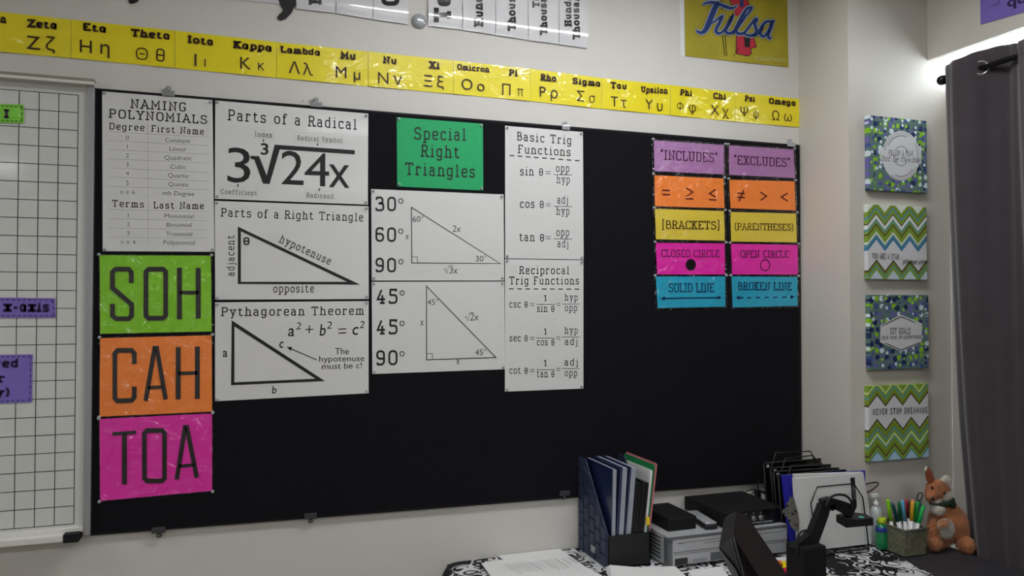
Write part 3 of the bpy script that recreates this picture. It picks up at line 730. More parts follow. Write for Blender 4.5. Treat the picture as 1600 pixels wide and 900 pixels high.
for s_, y, d in (('45', 240, 147), ('45', 493, 399), ('90', 748, 650)): p.text(s_, s6(94, y), s6(271, y-3), 24, wt=14); p.ring(s6(308, d), 3.2, 3.4, 1.4)
p.line([s6(*a) for a in ((510,90),(1085,681),(511,700))], 1.4, 'ink', True)
p.line([s6(*a) for a in ((513,648),(560,648),(560,697))], .9, 'ink_fig')
for s_, a, b, cp, sh in (('45°', (518,247), (608,247), 9, 0), ('2x', (870,376), (943,373), 11.5, .12), ('x', (457,417), (488,416), 12, .15), ('45°', (915,662), (1003,660), 9, 0), ('x', (753,738), (788,737), 12, .15)): p.text(s_, s6(*a), s6(*b), cp, 'ink_fig', font=True, shear=sh)
p.line([s6(*a) for a in ((827,350),(838,343),(852,380),(868,310),(905,309))], .8, 'ink_fig')
p.build('lettering', t)

# --- trig functions
def s7(x, y): return (780+.2669*x, 180+.2667*y)
t, p = poster('tall white poster headed Basic Trig Functions with sin, cos and tan', [(789.3,196.5),(910.8,206.2),(912,405.5),(789.3,403.6)], 'poster', short='Basic Trig Functions poster')
def eqs(p, conv, a, b, y, lh=9): p.line([conv(a, y-lh), conv(b, y-lh+1)], .9, 'ink_fig'); p.line([conv(a, y+lh*.4), conv(b, y+lh*.4+1)], .9, 'ink_fig')
p.text('Basic Trig', s7(105,148), s7(422,173), 13.6, wt=12); p.text('Functions', s7(108,223), s7(418,241), 13.4, wt=12)
p.dash(s7(60,236), s7(470,267), 9, 1.7)
for l, yb, la, ra, eqy, top, ty, ta, tb, ly, bot, by, ba, bb_ in (('sin θ', 353, 122, 256, 339, 'opp', 333, 333, 410, 348, 'hyp', 399, 335, 413), ('cos θ', 543, 122, 260, 527, 'adj', 518, 340, 402, 534, 'hyp', 584, 333, 411), ('tan θ', 738, 119, 262, 720, 'opp', 708, 334, 410, 724, 'adj', 774, 341, 404)):
    p.text(l, s7(la,yb), s7(ra,yb+2), 13.5, wt=12); eqs(p, s7, 272, 302, eqy); p.text(top, s7(ta,ty), s7(tb,ty+1), 12.6, wt=11); p.text(bot, s7(ba,by), s7(bb_,by+1), 12.6, wt=11); p.line([s7(320,ly), s7(427,ly+2)], .9, 'ink_fig')
p.build('lettering', t)
def s8(x, y): return (780+.2555*x, 390+.2555*y)
t, p = poster('tall white poster headed Reciprocal Trig Functions with csc, sec and cot', [(789,404.8),(911.6,406.6),(911.6,607),(789,612)], 'poster', short='Reciprocal Trig Functions poster')
p.text('Reciprocal', s8(121,150), s8(428,151), 12.6, wt=12); p.text('Trig Functions', s8(62,214), s8(488,214), 12.6, wt=12); p.dash(s8(60,240), s8(490,242), 9, 1.6)
for l, yb, m1, ty, ly, bot, by, e2, n2, ny, n2b, d2, dy, l2 in (('csc θ', 355, 337, 315, 335, 'sin θ', 382, 337, 'hyp', 313, 0, 'opp', 377, 333), ('sec θ', 562, 545, 520, 541, 'cos θ', 587, 542, 'hyp', 515, 0, 'adj', 584, 535), ('cot θ', 760, 741, 712, 735, 'tan θ', 781, 735, 'adj', 709, 0, 'opp', 775, 728)):
    p.text(l, s8(63,yb), s8(174,yb), 11.4, wt=12, gap=20); eqs(p, s8, 190, 216, m1); p.text('1', s8(271,ty), s8(292,ty), 9.6, wt=11); p.line([s8(227,ly), s8(342,ly)], .9, 'ink_fig'); p.text(bot, s8(231,by), s8(337,by), 11.4, wt=12, gap=20)
    eqs(p, s8, 350, 375, e2); p.text(n2, s8(399,ny), s8(480,ny), 11.2, wt=11); p.line([s8(385,l2), s8(492,l2)], .9, 'ink_fig'); p.text(d2, s8(401,dy), s8(477,dy), 11.2, wt=11)
p.build('lettering', t)

# --- ten small cards
def s9(x, y): return (1000+.17775*x, 200+.1778*y)
def s0(x, y): return (1000+.17775*x, 340+.1778*y)
GC = 'small laminated cards on the right of the black board'
def card(label, q, m, short, fn, pins=(0, 1)):
    t, p = poster(label, q, m, 'card', GC, pins, short, -1.5, 3.2, .5); 
    if callable(fn): fn(p); p.build('lettering', t); return
    conv, L, m_, w_ = fn                      # symbols: each its own part
    for S_s in L:
        q_ = Print(p.pt)
        for S_ in S_s: q_.line([conv(*a) for a in S_], w_, m_)
        q_.build('printed_symbol', t)
def strokes(conv, L, m, w=2.1): return (conv, L, m, w)
card('mauve laminated card reading INCLUDES, top of the left column', [(1021.3,219.2),(1131.2,226.7),(1131,272.5),(1022.7,267.5)], 'mauve', 'mauve INCLUDES card', lambda p: p.text('“INCLUDES”', s9(182,277), s9(682,304), 15, 'ink_purple', wt=10, xs=.8, gap=14))
card('mauve laminated card reading EXCLUDES, top of the right column', [(1138.6,227),(1239.6,233.8),(1242,278.2),(1139.5,273.2)], 'mauve', 'mauve EXCLUDES card', lambda p: p.text('“EXCLUDES”', s9(826,319), s9(1318,344), 14, 'ink_purple', wt=10, xs=.8, gap=14))
card('orange laminated card with equals, greater-or-equal and less-or-equal signs', [(1022.2,273.8),(1130.1,279.1),(1131.9,325.3),(1023.5,322.3)], 'orange', 'orange card of the left column',
     strokes(s9, [[[(197,546),(265,549)],[(197,583),(265,586)]],[[(407,526),(464,563),(410,600)],[(400,620),(470,624)]],[[(664,538),(611,575),(664,607)],[(607,628),(673,632)]]], 'ink_maroon'))
card('orange laminated card with not-equal, greater-than and less-than signs', [(1139.5,280.9),(1241.3,283.5),(1243.1,328.9),(1141.3,325.3)], 'orange', 'orange card of the right column',
     strokes(s9, [[[(855,572),(922,576)],[(855,607),(922,611)],[(913,545),(870,645)]],[[(1056,562),(1112,599),(1060,636)]],[[(1297,572),(1243,606),(1299,644)]]], 'ink_maroon'))
card('mustard yellow laminated card reading BRACKETS', [(1023.1,326.2),(1131.2,329.8),(1132.4,376.1),(1024.9,373.8)], 'mustard', 'yellow BRACKETS card', lambda p: p.text('[BRACKETS]', s0(197,98), s0(697,104), 13, 'ink_brown', wt=10, xs=.8, gap=12))
card('mustard yellow laminated card reading PARENTHESES', [(1141.3,331.2),(1243.5,333.7),(1244.9,378.8),(1142.2,377.3)], 'mustard', 'yellow PARENTHESES card', lambda p: p.text('(PARENTHESES)', s0(833,108), s0(1348,114), 10.8, 'ink_brown', wt=10, xs=.8, gap=12))
card('pink laminated card reading CLOSED CIRCLE with a solid black dot', [(1024.5,379.5),(1132.4,380.5),(1132.4,428.9),(1026.7,428.9)], 'magenta', 'pink CLOSED CIRCLE card', lambda p: (p.text('CLOSED CIRCLE', s0(190,345), s0(700,348), 11.3, 'ink_purple', wt=9, xs=.75, gap=12), p.disc(s0(447,413), 8, 9, 'ink_gloss')))
card('pink laminated card reading OPEN CIRCLE with an empty ring', [(1141.8,380.9),(1246.2,382.7),(1246.7,428.9),(1144,428.9)], 'magenta', 'pink OPEN CIRCLE card', lambda p: (p.text('OPEN CIRCLE', s0(885,350), s0(1307,353), 11.3, 'ink_purple', wt=9, xs=.75, gap=12), p.ring(s0(1101,417), 7.2, 8.6, 1.4, 'ink_purple')))
card('blue laminated card reading SOLID LINE over a double arrow', [(1024.5,432.1),(1133,431.9),(1133.3,479.2),(1027.6,481.3)], 'cyan', 'blue SOLID LINE card', lambda p: (p.text('SOLID LINE', s0(252,656), s0(652,656), 14.3, 'ink_blue', wt=11, xs=.75, gap=12), p.line([s0(205,709),s0(700,703)], 1.9, 'ink_blue'), p.arrow(s0(300,709), s0(183,710), 1.9, 3.2, 6.5, 'ink_blue'), p.arrow(s0(600,704), s0(720,702), 1.9, 3.2, 6.5, 'ink_blue')))
card('blue laminated card reading BROKEN LINE over a dashed double arrow', [(1142.6,431.9),(1245.7,432.8),(1246.2,477.8),(1144.9,480.4)], 'cyan', 'blue BROKEN LINE card', lambda p: (p.text('BROKEN LINE', s0(865,638), s0(1335,640), 12.8, 'ink_blue', wt=11, xs=.75, gap=12), p.dash(s0(940,703), s0(1286,699), 5, 1.9, 'ink_blue', .5), p.arrow(s0(910,703), s0(841,704), 1.9, 3.2, 6.5, 'ink_blue'), p.arrow(s0(1320,697), s0(1357,696), 1.9, 3.2, 5.5, 'ink_blue')))

# ================================================================ the yellow alphabet strip
SX = [(-52,13,76.5),(111,30.6,90.8),(273,47.8,106.4),(432,65.8,121.6),(575,80.6,134.8),(708,94.6,146.8),(828,107.6,158),(940,122,170),(1047,133,180),(1148,144.2,190),(1248.5,154.6,199)]
names = [('Epsilon','Zet@'),('Et@','Thet@'),('Iot@','K@pp@'),('L@mbd@','Mu'),('Nu','Xi'),('Omicron','Pi'),('Rho','Sigm@'),('T@u','Upsilon'),('Phi','Chi'),('Psi','Omeg@')]
real = [('Epsilon','Zeta'),('Eta','Theta'),('Iota','Kappa'),('Lambda','Mu'),('Nu','Xi'),('Omicron','Pi'),('Rho','Sigma'),('Tau','Upsilon'),('Phi','Chi'),('Psi','Omega')]
NP = {'Epsilon':((-46,31.5),(10,36.7),12.8),'Zet@':((41.1,42.4),(88.4,46),13),'Et@':((130,47.8),(165.5,51.5),12.6),'Thet@':((204.4,57.3),(264.9,62.2),12.6),'Iot@':((293.3,67.3),(332.7,71.5),12.4),'K@pp@':((364.1,75.4),(424.2,81),12),'L@mbd@':((437.9,82.1),(499.8,87.3),10.6),'Mu':((531.8,92.2),(555.4,93.6),12),'Nu':((598.1,99),(619.5,100.8),11.5),'Xi':((670,107.1),(687.1,108.4),12),'Omicron':((714.4,108.9),(764.9,113.3),9.2),'Pi':((795.1,118.4),(808.9,120),11),'Rho':((844.4,126),(869.6,128.4),11),'Sigm@':((894.4,131.3),(937.8,135.6),10.2),'T@u':((954.1,138.3),(978.9,139.9),10.5),'Upsilon':((1001.5,144.4),(1043.5,146.7),9.6),'Phi':((1062.6,149),(1081.5,150.7),10),'Chi':((1114.6,154.5),(1134.5,156),10),'Psi':((1163.6,158.2),(1180,159.6),9.6),'Omeg@':((1201.4,162.2),(1243,165.9),9.5)}
GK = {0:[('Z',52,77,20.5),('ζ',78.5,78.5,20.5)],1:[('H',134,82.2,19.5),('η',164,84.6,19.5),('Θ',221.8,93.4,19),('θ',250.6,96.2,19.8)],2:[('I',305.5,103.2,19),('ι',320.6,105,19),('K',383.7,108,18.6),('κ',408,110.7,18.6)],3:[('Λ',460,115,18),('λ',481.3,117.7,18),('M',533,121.5,17.6),('μ',558,124.2,17.6)],4:[('N',598.8,130.6,17.5),('ν',621.3,132.4,17.5),('Ξ',669.1,135,16.8),('ξ',688.4,136.4,16.8)],5:[('O',729.8,140.3,17),('o',751.5,142.2,17),('Π',791.3,148.4,16.6),('π',812.9,150.7,16.6)],6:[('P',848.2,151.3,16),('ρ',866,153.4,16),('Σ',907.3,158.3,15.6),('σ',925.5,160.7,15.6)],7:[('T',960.2,166.3,15.6),('τ',974.6,168.4,15.6),('Y',1014.3,170.8,15),('υ',1031.1,173.1,15)],8:[('Φ',1062.8,172.6,14.2),('φ',1082,175,14.2),('X',1117.2,179.2,15),('χ',1133.8,181.5,15)],9:[('Ψ',1163.2,181.4,13.6),('ψ',1181.4,184,14),('Ω',1212.2,187.8,14),('ω',1231.3,189.4,14)]}
for k in range(10):
    (xa, ta, ba), (xb, tb, bb2) = SX[k], SX[k+1]; lab = ' and '.join(real[k])
    t = thing('alphabet_card', f'glossy yellow strip card of Greek letters {lab} above the board', 'card', ony(0, (xa+xb)/2, (ba+bb2)/2), 'yellow Greek alphabet cards')
    ph = k*1.7
    quad_sheet('sheet', [(xa+.4,ta),(xb-.1,tb),(xb-.1,bb2),(xa+.4,ba)], 'strip_yellow', t, .0005, (10, 3), Y(-.0016), lambda u, v: .0010+.0009*math.sin(u*6.3+ph)*(.3+v))
    p = Print(Y(-.0043))
    for n in names[k]: a, b, cp = NP[n]; p.text(n, a, b, cp, 'ink_brown', wt=25, gap=15, ser=12)
    for ch, x, y, cp in GK[k]:
        if ch in 'θΘκπσΦψι': p.char(ch, (x, y), cp*(1.18 if ch == 'θ' else 1), 'ink_brown', font=False, wt=9)
        else: p.char(ch, (x, y), cp, 'ink_brown')
    p.build('lettering', t)

# ================================================================ place value cards hanging at the top
GV = 'glossy place value cards above the alphabet strip'
PV = [('hundreds', [(463,-70),(524,-66),(524,21),(463,14.5)], [('Hundreds', (502,9), 20)]),
      ('tens', [(525,-66),(582,-62),(582,30.5),(525,21.5)], [('Tens', (570,-3), 27)]),
      ('ones', [(583,-62),(637.5,-58),(637.5,38.5),(583,31)], [('Ones', (624,10.5), 29)]),
      ('tenths', [(669,-56),(722,-52),(721.5,47),(668.5,41)], [('Tenths', (704,36), 27)]),
      ('hundredths', [(723,-52),(773.5,-48),(773,55),(722.5,47.5)], [('Hundredths', (754,43), 14.5)]),
      ('thousandths', [(774.5,-48),(824,-44),(824,63),(774,55.5)], [('Thousandths', (805,49.5), 13)]),
      ('ten thousandths', [(825,-44),(872.5,-40),(872,69.5),(825,63.5)], [('Ten', (842.8,12.5), 11.6), ('Thousandths', (854,56), 12)]),
      ('hundred thousandths', [(873.5,-40),(921.5,-36),(917,76),(873,70)], [('Hundred', (892.3,42.8), 11.4), ('Thousandths', (904.8,63), 11.7)])]
for nm, q, tx in PV:
    t = thing('place_value_card', f'glossy white card printed sideways with the word {nm}', 'card', ony(0, (q[2][0]+q[3][0])/2, q[2][1]), GV)
    bul = lambda u, v: .002 + .006*math.exp(-((v-.82)/.15)**2) + .002*math.sin(u*PI)*(v > .5)*(v-.5)
    quad_sheet('sheet', q, 'card_white', t, .0005, (6, 40), Y(-.001), bul)
    p = Print(Y(-.0012))
    MAXL[0] = 7
    for s_, a, cp in tx: p.flow(s_, a, (0, -1), cp, 'ink_gloss', wt=25, xs=.95, gap=18)
    MAXL[0] = 0
    # let the print follow the bulge of the sheet
    P0, P3 = ony(-.001, *q[0]), ony(-.001, *q[3])
    for i, v in enumerate(p.V):
        vv = max(0, min(1, (P0.z-v.z)/(P0.z-P3.z))); uu = max(0, min(1, (v.x-P0.x)/(ony(-.001, *q[1]).x-P0.x)))
        p.V[i] = Vector((v.x, -.0012-.0002-bul(uu, vv)-.0006, v.z))
    p.build('lettering', t)
t = thing('place_value_card', 'blank white card left of the big black comma at the top edge', 'card', ony(0, 300, 0), GV)
quad_sheet('sheet', [(231,-90),(437,-74),(437,6.2),(231,-13)], 'card_white', t, .0005, (4, 4), Y(-.002), lambda u, v: .0005*math.sin(v*3))
def comma(cx, cy, s, lab):
    P = [(-9,-22),(4,-25),(13,-16),(14,-4),(8,8),(-1,18),(-9,21),(-14,19),(-15,15),(-12,11),(-7,7),(-6,3),(-10,-3),(-13,-12)]
    bm = bmesh.new(); vs = [bm.verts.new(ony(-.0035, cx+a*s, cy+b*s)) for a, b in P]; f = bm.faces.new(vs)
    r = bmesh.ops.extrude_face_region(bm, geom=[f]); bmesh.ops.translate(bm, verts=[v for v in r['geom'] if isinstance(v, bmesh.types.BMVert)], vec=(0, .002, 0))
    tag(bmobj('comma_cutout', bm, 'ink'), lab, 'letter', 'black comma cutouts')
comma(448, 11.5, .98, 'big black paper comma beside the glossy cards at the top edge')
comma(215, -14, .95, 'big black paper comma mostly above the frame, further left')
c = ony(0, 654.5, 33.5)
bt = latheobj('round_magnet', [(.0225,0),(.0235,.003),(.021,.009),(.012,.0135),(.003,.0145)], 'clear', None, Matrix.Translation(c) @ Matrix.Rotation(PI/2, 4, 'X'), 28)
tag(bt, 'round clear glass button used as decimal point between the white cards', 'button')

# ================================================================ Tulsa flag
fl = thing('pennant_poster', 'yellow printed poster with blue Tulsa script at the top of the wall', 'poster', ony(0, 1150, 100))
def sf(x, y): return (1060+.1222*x, .1222*y)
quad_sheet('backing', [(1060.5,-70),(1069,-69.5),(1071,88.2),(1063.5,87)], 'white_plastic', fl, .0008, pt=Y(-.0012))
quad_sheet('sheet', [(1068,-70),(1229,-62),(1232,105),(1070.4,87.6)], 'olive', fl, .0008, (8, 8), Y(-.002), lambda u, v: .0012*(1+math.sin(u*9+v*3)))
p = Print(Y(-.0050)); p2 = Print(Y(-.0053)); p3 = Print(Y(-.0056)); p4 = Print(Y(-.0059))
p.poly([sf(*a) for a in ((560,-400),(950,-400),(885,0),(905,80),(930,150),(700,215),(690,180),(740,110),(655,0))], 'red_cloth')
p.poly([sf(*a) for a in ((745,440),(962,480),(1000,598),(925,618),(935,680),(890,716),(735,684))], 'red_cloth')
for L_ in (((745,440),(735,684),(890,716),(935,680),(925,618),(1000,598),(962,480)), ((563,450),(595,712)), ((597,450),(620,715)), ((655,0),(690,90)), ((550,0),(565,130)), ((885,0),(910,70)), ((775,600),(740,684)), ((720,700),(705,725))): p2.line([sf(*a) for a in L_], 1.1, 'ink')
p2.poly([sf(*a) for a in ((765,-300),(835,-300),(832,90),(790,90))], 'logo_blue'); p2.poly([sf(*a) for a in ((840,470),(925,480),(912,606),(848,600))], 'ink')
logo = [([(318,62),(350,38),(430,30),(520,52),(640,98),(700,100),(750,70)], [2,4,5.4,6.2,6,4.4,1.4]),
        ([(500,40),(460,120),(410,240),(370,340),(335,395),(290,420),(245,402),(232,382)], [8,9.5,9.5,9,7.5,5.5,4,1.5]),
        ([(420,300),(480,262),(560,210),(520,300),(480,385),(505,425),(560,410),(620,330),(692,214),(640,320),(605,392),(640,428),(700,410)], [2,3.4,5,5.4,5.4,5,4,4,5.4,5.4,5.2,5,4.5]),
        ([(700,410),(770,340),(860,210),(935,110),(915,95),(860,130),(780,270),(735,380),(770,430),(840,420),(900,350)], [4.5,4,4,4.4,5,5,5.6,5.8,5.4,4.5,4]),
        ([(900,350),(985,240),(1005,262),(975,300),(1000,395),(960,450),(880,450),(835,420)], [4,4,4.2,5.2,6,5.6,4.6,3]),
        ([(960,450),(1030,420),(1075,330)], [4,4,4]),
        ([(1200,285),(1130,275),(1065,340),(1045,420),(1080,465),(1130,430),(1190,320)], [4.4,5,5.4,5.6,5,4.4,4]),
        ([(1215,262),(1180,370),(1150,440),(1160,490),(1190,478)], [4,5.4,5.4,4.6,1.6])]
for P, W in logo:
    n = 4; C_ = curve_pts([(a, b, 0) for a, b in P], n); WW = []
    for i in range(len(P)-1): WW += [W[i]+(W[i+1]-W[i])*k/n for k in range(n)]
    WW.append(W[-1]); pts = [sf(c.x, c.y) for c in C_]
    for pr_, e, mm in ((p2, 3.4, 'ink'), (p3, 2.3, 'logo_grey'), (p4, 0, 'logo_blue')):
        V, Fc = ribbon(pts, [x_*.93+e for x_ in WW]); pr_.put3([pr_.pt(*v) for v in V], Fc, mm)
        for q_ in (pts[0], pts[-1]): pr_.disc(q_, (WW[0] if q_ == pts[0] else WW[-1])*.46+e/2, (WW[0] if q_ == pts[0] else WW[-1])*.46+e/2, mm, 10)
p2.text('@SaintFrancis'.replace('@', ''), sf(1030,772), sf(1362,792), 7, 'faint_white', font=True); p2.ring(sf(995,745), 2, 3, .8, 'faint_white')
p.build('printed_figure', fl, 'red and black printed shapes'); p2.build('outline', fl); p3.build('script_border', fl, 'grey border of the script'); p4.build('script_lettering', fl, 'blue script word Tulsa')

# ================================================================ canvases on the pillar
def canvas(label, q, m, fn):
    yf = -.270; a, b, c3, d = [ony(yf, *k) for k in q]
    x0 = (a.x+d.x)/2; x1 = (b.x+c3.x)/2; z1 = (a.z+b.z)/2; z0 = (c3.z+d.z)/2; x1 = min(x1, XR-.004)
    t = thing('canvas_print', label, 'canvas', ((x0+x1)/2, ZP, z0), 'square canvas prints on the pillar')
    bm = bmesh.new(); box(bm, (x0, yf, z0), (x1, ZP-.002, z1), .002); bmobj('stretched_canvas', bm, m, t)
    p = Print(Y(yf-.0006)); p2 = Print(Y(yf-.0014)); fn(p, p2); p.build('printed_label', t); p2.build('lettering', t)
def d1(x, y): return (1340+.1555*x, 170+.1555*y)
def c1(p, q):
    n = 96; P = []
    for k in range(n):
        a = 2*PI*k/n; s = 1+(.018 if k % 2 else 0); P.append(d1(437+188*s*math.cos(a), 472+248*s*math.sin(a)))
    p.poly(P, 'label_white'); p.pt = Y(-.2708); p.poly([d1(*a) for a in ((232,398),(250,390),(625,375),(640,382),(638,548),(620,560),(250,535),(230,528))], 'label_white')
    for r, a0, a1, w_ in ((1, -2.6, -1.2, .9), (1, .7, 2.0, .9), (.48, -2.5, -.3, .8), (.48, .8, 2.6, .8)):
        q.line([d1(437+150*r*math.cos(a0+(a1-a0)*i/14), 475+205*r*math.sin(a0+(a1-a0)*i/14)) for i in range(15)], w_, 'ink_fig')
    for r in (1.1, 1.17):
        for a0, a1 in ((-2.9,-1.0),(-.6,.3),(.5,2.2)): q.line([d1(437+150*r*math.cos(a0+(a1-a0)*i/14), 475+205*r*math.sin(a0+(a1-a0)*i/14)) for i in range(15)], .5, 'ink_grey')
    q.text('FOLLOW A PLAN', d1(315,474), d1(557,478), 9.5, wt=11, serif=False, xs=.55, gap=26)
    q.text('but be flexible', d1(240,524), d1(632,548), 9, wt=9, serif=False, shear=.35, gap=8)
canvas('dotted canvas reading FOLLOW A PLAN but be flexible, top of the four', [(1358.3,181.7),(1449.6,187.4),(1447.3,300.6),(1356.3,297.5)], 'dots', c1)
def d2(x, y): return (1340+.3226*x, 160+.3222*y)
canvas('chevron canvas reading YOU ARE A STAR, second from the top', [(1356,320),(1448,323),(1448.7,437.4),(1356,435.8)], 'chevron_star', lambda p, q: (
    q.text('YOU ARE A STAR...', d2(70,758), d2(216,766), 9.5, wt=11, serif=False, xs=.55, gap=26), q.text('shine on!', d2(216,784), d2(336,786), 8, wt=11, serif=False, shear=.35, gap=8)))
def d3(x, y): return (1340+.3333*x, 440+.3333*y)
canvas('dotted canvas reading SET GOALS but not in concrete, third from the top', [(1358,461.7),(1451,460),(1451,575),(1359.3,578.3)], 'dots', lambda p, q: (
    p.poly([d3(*a) for a in ((203,155),(302,196),(300,288),(203,328),(106,285),(107,205))], 'label_white'),
    q.line([d3(*a) for a in ((112,208),(203,164),(268,190))], 1.1), q.line([d3(*a) for a in ((296,284),(203,321),(130,288))], 1.1),
    q.text('SET GOALS', d3(153,248), d3(247,247), 10.5, wt=12, serif=False, xs=.55, gap=26), q.text('but not in concrete', d3(112,271), d3(300,266), 6.5, wt=11, serif=False, shear=.3, gap=8)))
canvas('chevron canvas reading NEVER STOP DREAMING, lowest of the four', [(1356.7,602),(1451,601),(1451,716),(1357.3,720)], 'chevron_dream', lambda p, q: q.text('NEVER STOP DREAMING', d3(73,626), d3(326,616), 9.8, wt=11, serif=False, xs=.6, gap=26))

# ================================================================ violet sign on the window wall
vs = thing('violet_sign', 'violet sign on the window wall at the top right corner of the photo', 'sign', onx(XR, 1560, 30))
quad_sheet('sheet', [(1531,-60),(1640,-100),(1640,7),(1532,38.5)], 'violet', vs, .0015, pt=X_(XR-.003), out=Vector((-1,0,0)))
p = Print(X_(XR-.0036)); p.text('question', (1573.5,11.5), (1690,-24), 14, 'ink_violet', font=True, bold=.02); p.line([(1549,9.5),(1561,5),(1561,-8)], .9, 'ink_violet'); p.build('lettering', vs)
# ================================================================ curtain and rod
XC = 2.165
yA = onx(2.175, 1475, 118).y
gr = [onx(XC, 1533, 106), onx(XC, 1592, 84)]
step = gr[0].y-gr[1].y
zrod = gr[0].z
rod = thing('curtain_rod', 'black metal curtain rod passing through the grey curtain rings', 'rod', (XC, -1.3, zrod))
yend = onx(XC, 1472, 118).y
tubeobj('pole', [(XC, yend-.01, zrod), (XC, -2.45, zrod)], .0085, 'rod', rod, 12)
latheobj('finial', [(.006,0),(.0145,.004),(.016,.012),(.0145,.022),(.009,.028)], 'rod', rod, Matrix.Translation((XC, yend-.014, zrod)) @ Matrix.Rotation(-PI/2, 4, 'X'), 16)
for y in (-2.2,):
    bm = bmesh.new(); box(bm, (XC-.004, y-.006, zrod-.012), (XR, y+.006, zrod-.004)); box(bm, (XR-.006, y-.02, zrod-.04), (XR, y+.02, zrod+.03)); bmobj('bracket', bm, 'rod', rod)
bm = bmesh.new(); yb_ = gr[0].y+.02
box(bm, (XC+.01, yb_-.006, zrod-.014), (XR, yb_+.006, zrod-.006)); bmobj('bracket', bm, 'rod', rod)
cu = thing('curtain', 'dark grey grommet curtain hanging over the window at the right edge', 'curtain', (XC, -1.2, .25))
yg0 = gr[0].y; nu, nz = 260, 50; V = []; Fc = []; zt_, zb_ = zrod+.052, .22; ylen = 1.75
def cur(yy, z):
    f = (zt_-z)/(zt_-zb_)
    ph = (yg0-yy)/step*PI                     # crosses the rod line at every grommet
    g = min(1, f*1.28)
    amp = .036*(1-.62*g*g)
    x = XC + .088*g**1.5 + amp*math.sin(ph) + .008*f*math.sin(ph*2.3+1+f*2) + .003*math.sin(ph*5+f*5)
    return x
for j in range(nz+1):
    f = j/nz; z = zt_+(zb_-zt_)*f
    for i in range(nu+1):
        u = i/nu; y0 = yA - .0*f
        yy = y0 - u*ylen
        x = cur(yy, z)
        pinch = max(0, f-.55)/.45
        edge = math.exp(-u*6)
        yy2 = yy - .03*pinch*edge
        x2 = min(x, XR-.006)
        zz = z + (.012*math.sin((yg0-yy)/step*PI*1.0+.6) - .004 if j == 0 else 0)
        V.append((x2, yy2, zz))
for j in range(nz):
    for i in range(nu): a = j*(nu+1)+i; Fc.append((a, a+1, a+nu+2, a+nu+1))
co = meshobj('fabric', V, Fc, 'curtain', cu, True)
md = co.modifiers.new('thickness', 'SOLIDIFY'); md.thickness = .0025
p_ = []
for k in range(12):
    y = yg0 - k*step
    if y < yA-ylen: break
    bm = bmesh.new(); n = Vector((1, -.0, 0)); slope = .036*PI/step*math.cos(k*PI)   # dx/d(-y)
    ang = math.atan(slope)                                                          # ring lies in the cloth
    mt = Matrix.Translation((XC, y, zrod)) @ Matrix.Rotation(ang, 4, 'Z') @ Matrix.Rotation(PI/2, 4, 'Y')
    seg = 24; R_, r_t = .0205, .0046; rings = []
    for a in range(seg):
        A = 2*PI*a/seg; rings.append([bm.verts.new(mt @ Vector(((R_+r_t*math.cos(B))*math.cos(A), (R_+r_t*math.cos(B))*math.sin(A), r_t*.8*math.sin(B)))) for B in [2*PI*b/8 for b in range(8)]])
    for a in range(seg):
        for b in range(8): bm.faces.new((rings[a][b], rings[(a+1) % seg][b], rings[(a+1) % seg][(b+1) % 8], rings[a][(b+1) % 8]))
    bmobj('grommet', bm, 'steel', cu, True)

# ================================================================ desk, cloth and counter
XF0, XF1 = .585, 1.93
dk = thing('desk', 'dark desk under the black and white damask cloth', 'desk', (1.26, -.4, 0))
boxobj('top', (XF0+.01, -.76, ZD-.035), (XF1, -.006, ZD-.004), 'black_matte', dk, .003)
for x in (XF0+.06, XF1-.06):
    for y in (-.70, -.06): boxobj('leg', (x-.02, y-.02, 0), (x+.02, y+.02, ZD-.035), 'black_matte', dk)
ct = thing('counter', 'dark charcoal counter in the corner under the plush toy', 'table', (2.12, -.7, 0))
boxobj('top', (XF1+.004, -1.25, ZD-.035), (2.222, ZP-.004, ZD-.003), 'counter', ct, .003)
boxobj('body', (XF1+.02, -1.22, .0), (2.215, ZP-.02, ZD-.036), 'counter', ct)
cl = thing('tablecloth', 'black and white damask tablecloth draped over the desk', 'tablecloth', (1.26, -.4, ZD))
V = []; Fc = []; XS = [XF0 - .012 + (2.0-XF0+.012)*i/70 for i in range(71)]; NY = 44
def dz(x, y):
    r = .07; dx = max(0, (XF0+r)-x); z = 0
    return z
rows = []
ND = 8
for j in range(NY+ND+1):
    y = -.002 - .80*min(j, NY)/NY - (.006*min(1, j-NY) if j > NY else 0); drop = .028*max(0, j-NY); row = []
    for i in range(-14, 71):
        if i < 0: x, z = XF0-.012 - .004*math.sin(j*.6)*(-i)/14 - .02*(1-math.exp(i/3)), ZD - .30*(-i)/14
        else: x, z = XS[i], ZD
        if i >= 0 and i < 3: z -= .004*(3-i)**2/3
        if j < 4 and i < 4: x += .010*(4-j)**2/6*(1 if i < 4 else 0)*(.3 if i > 0 else 1)
        if i > 66: z -= .0006
        edge = 2.0 - .0 - .10*((-y-.25)/.5 if y < -.25 else 0)
        if i == 70: x = edge + .004*math.sin(j*1.3)
        elif i > 60: x = XS[60] + (edge-XS[60])*(i-60)/10
        row.append(len(V)); V.append((x, y - (.006*math.sin(x*22)*drop/.2 if drop else 0), min(z, ZD-drop) + .0006*math.sin(x*40)*math.sin(y*37)))
    rows.append(row)
for j in range(NY+ND):
    for k in range(84):
        i = k-14; ym = -.002-.80*(min(j, NY)+.5)/NY
        if j >= NY and i < 0: continue
        if i >= 66 and ym > ZP+.003: continue
        if V[rows[j][k+1]][0] > 1.934 and ym > ZP-.01: continue
        Fc.append((rows[j][k], rows[j+1][k], rows[j+1][k+1], rows[j][k+1]))
meshobj('cloth', V, Fc, 'damask', cl, True)
for p0 in cl.children: pass
ZT = ZD+.0012
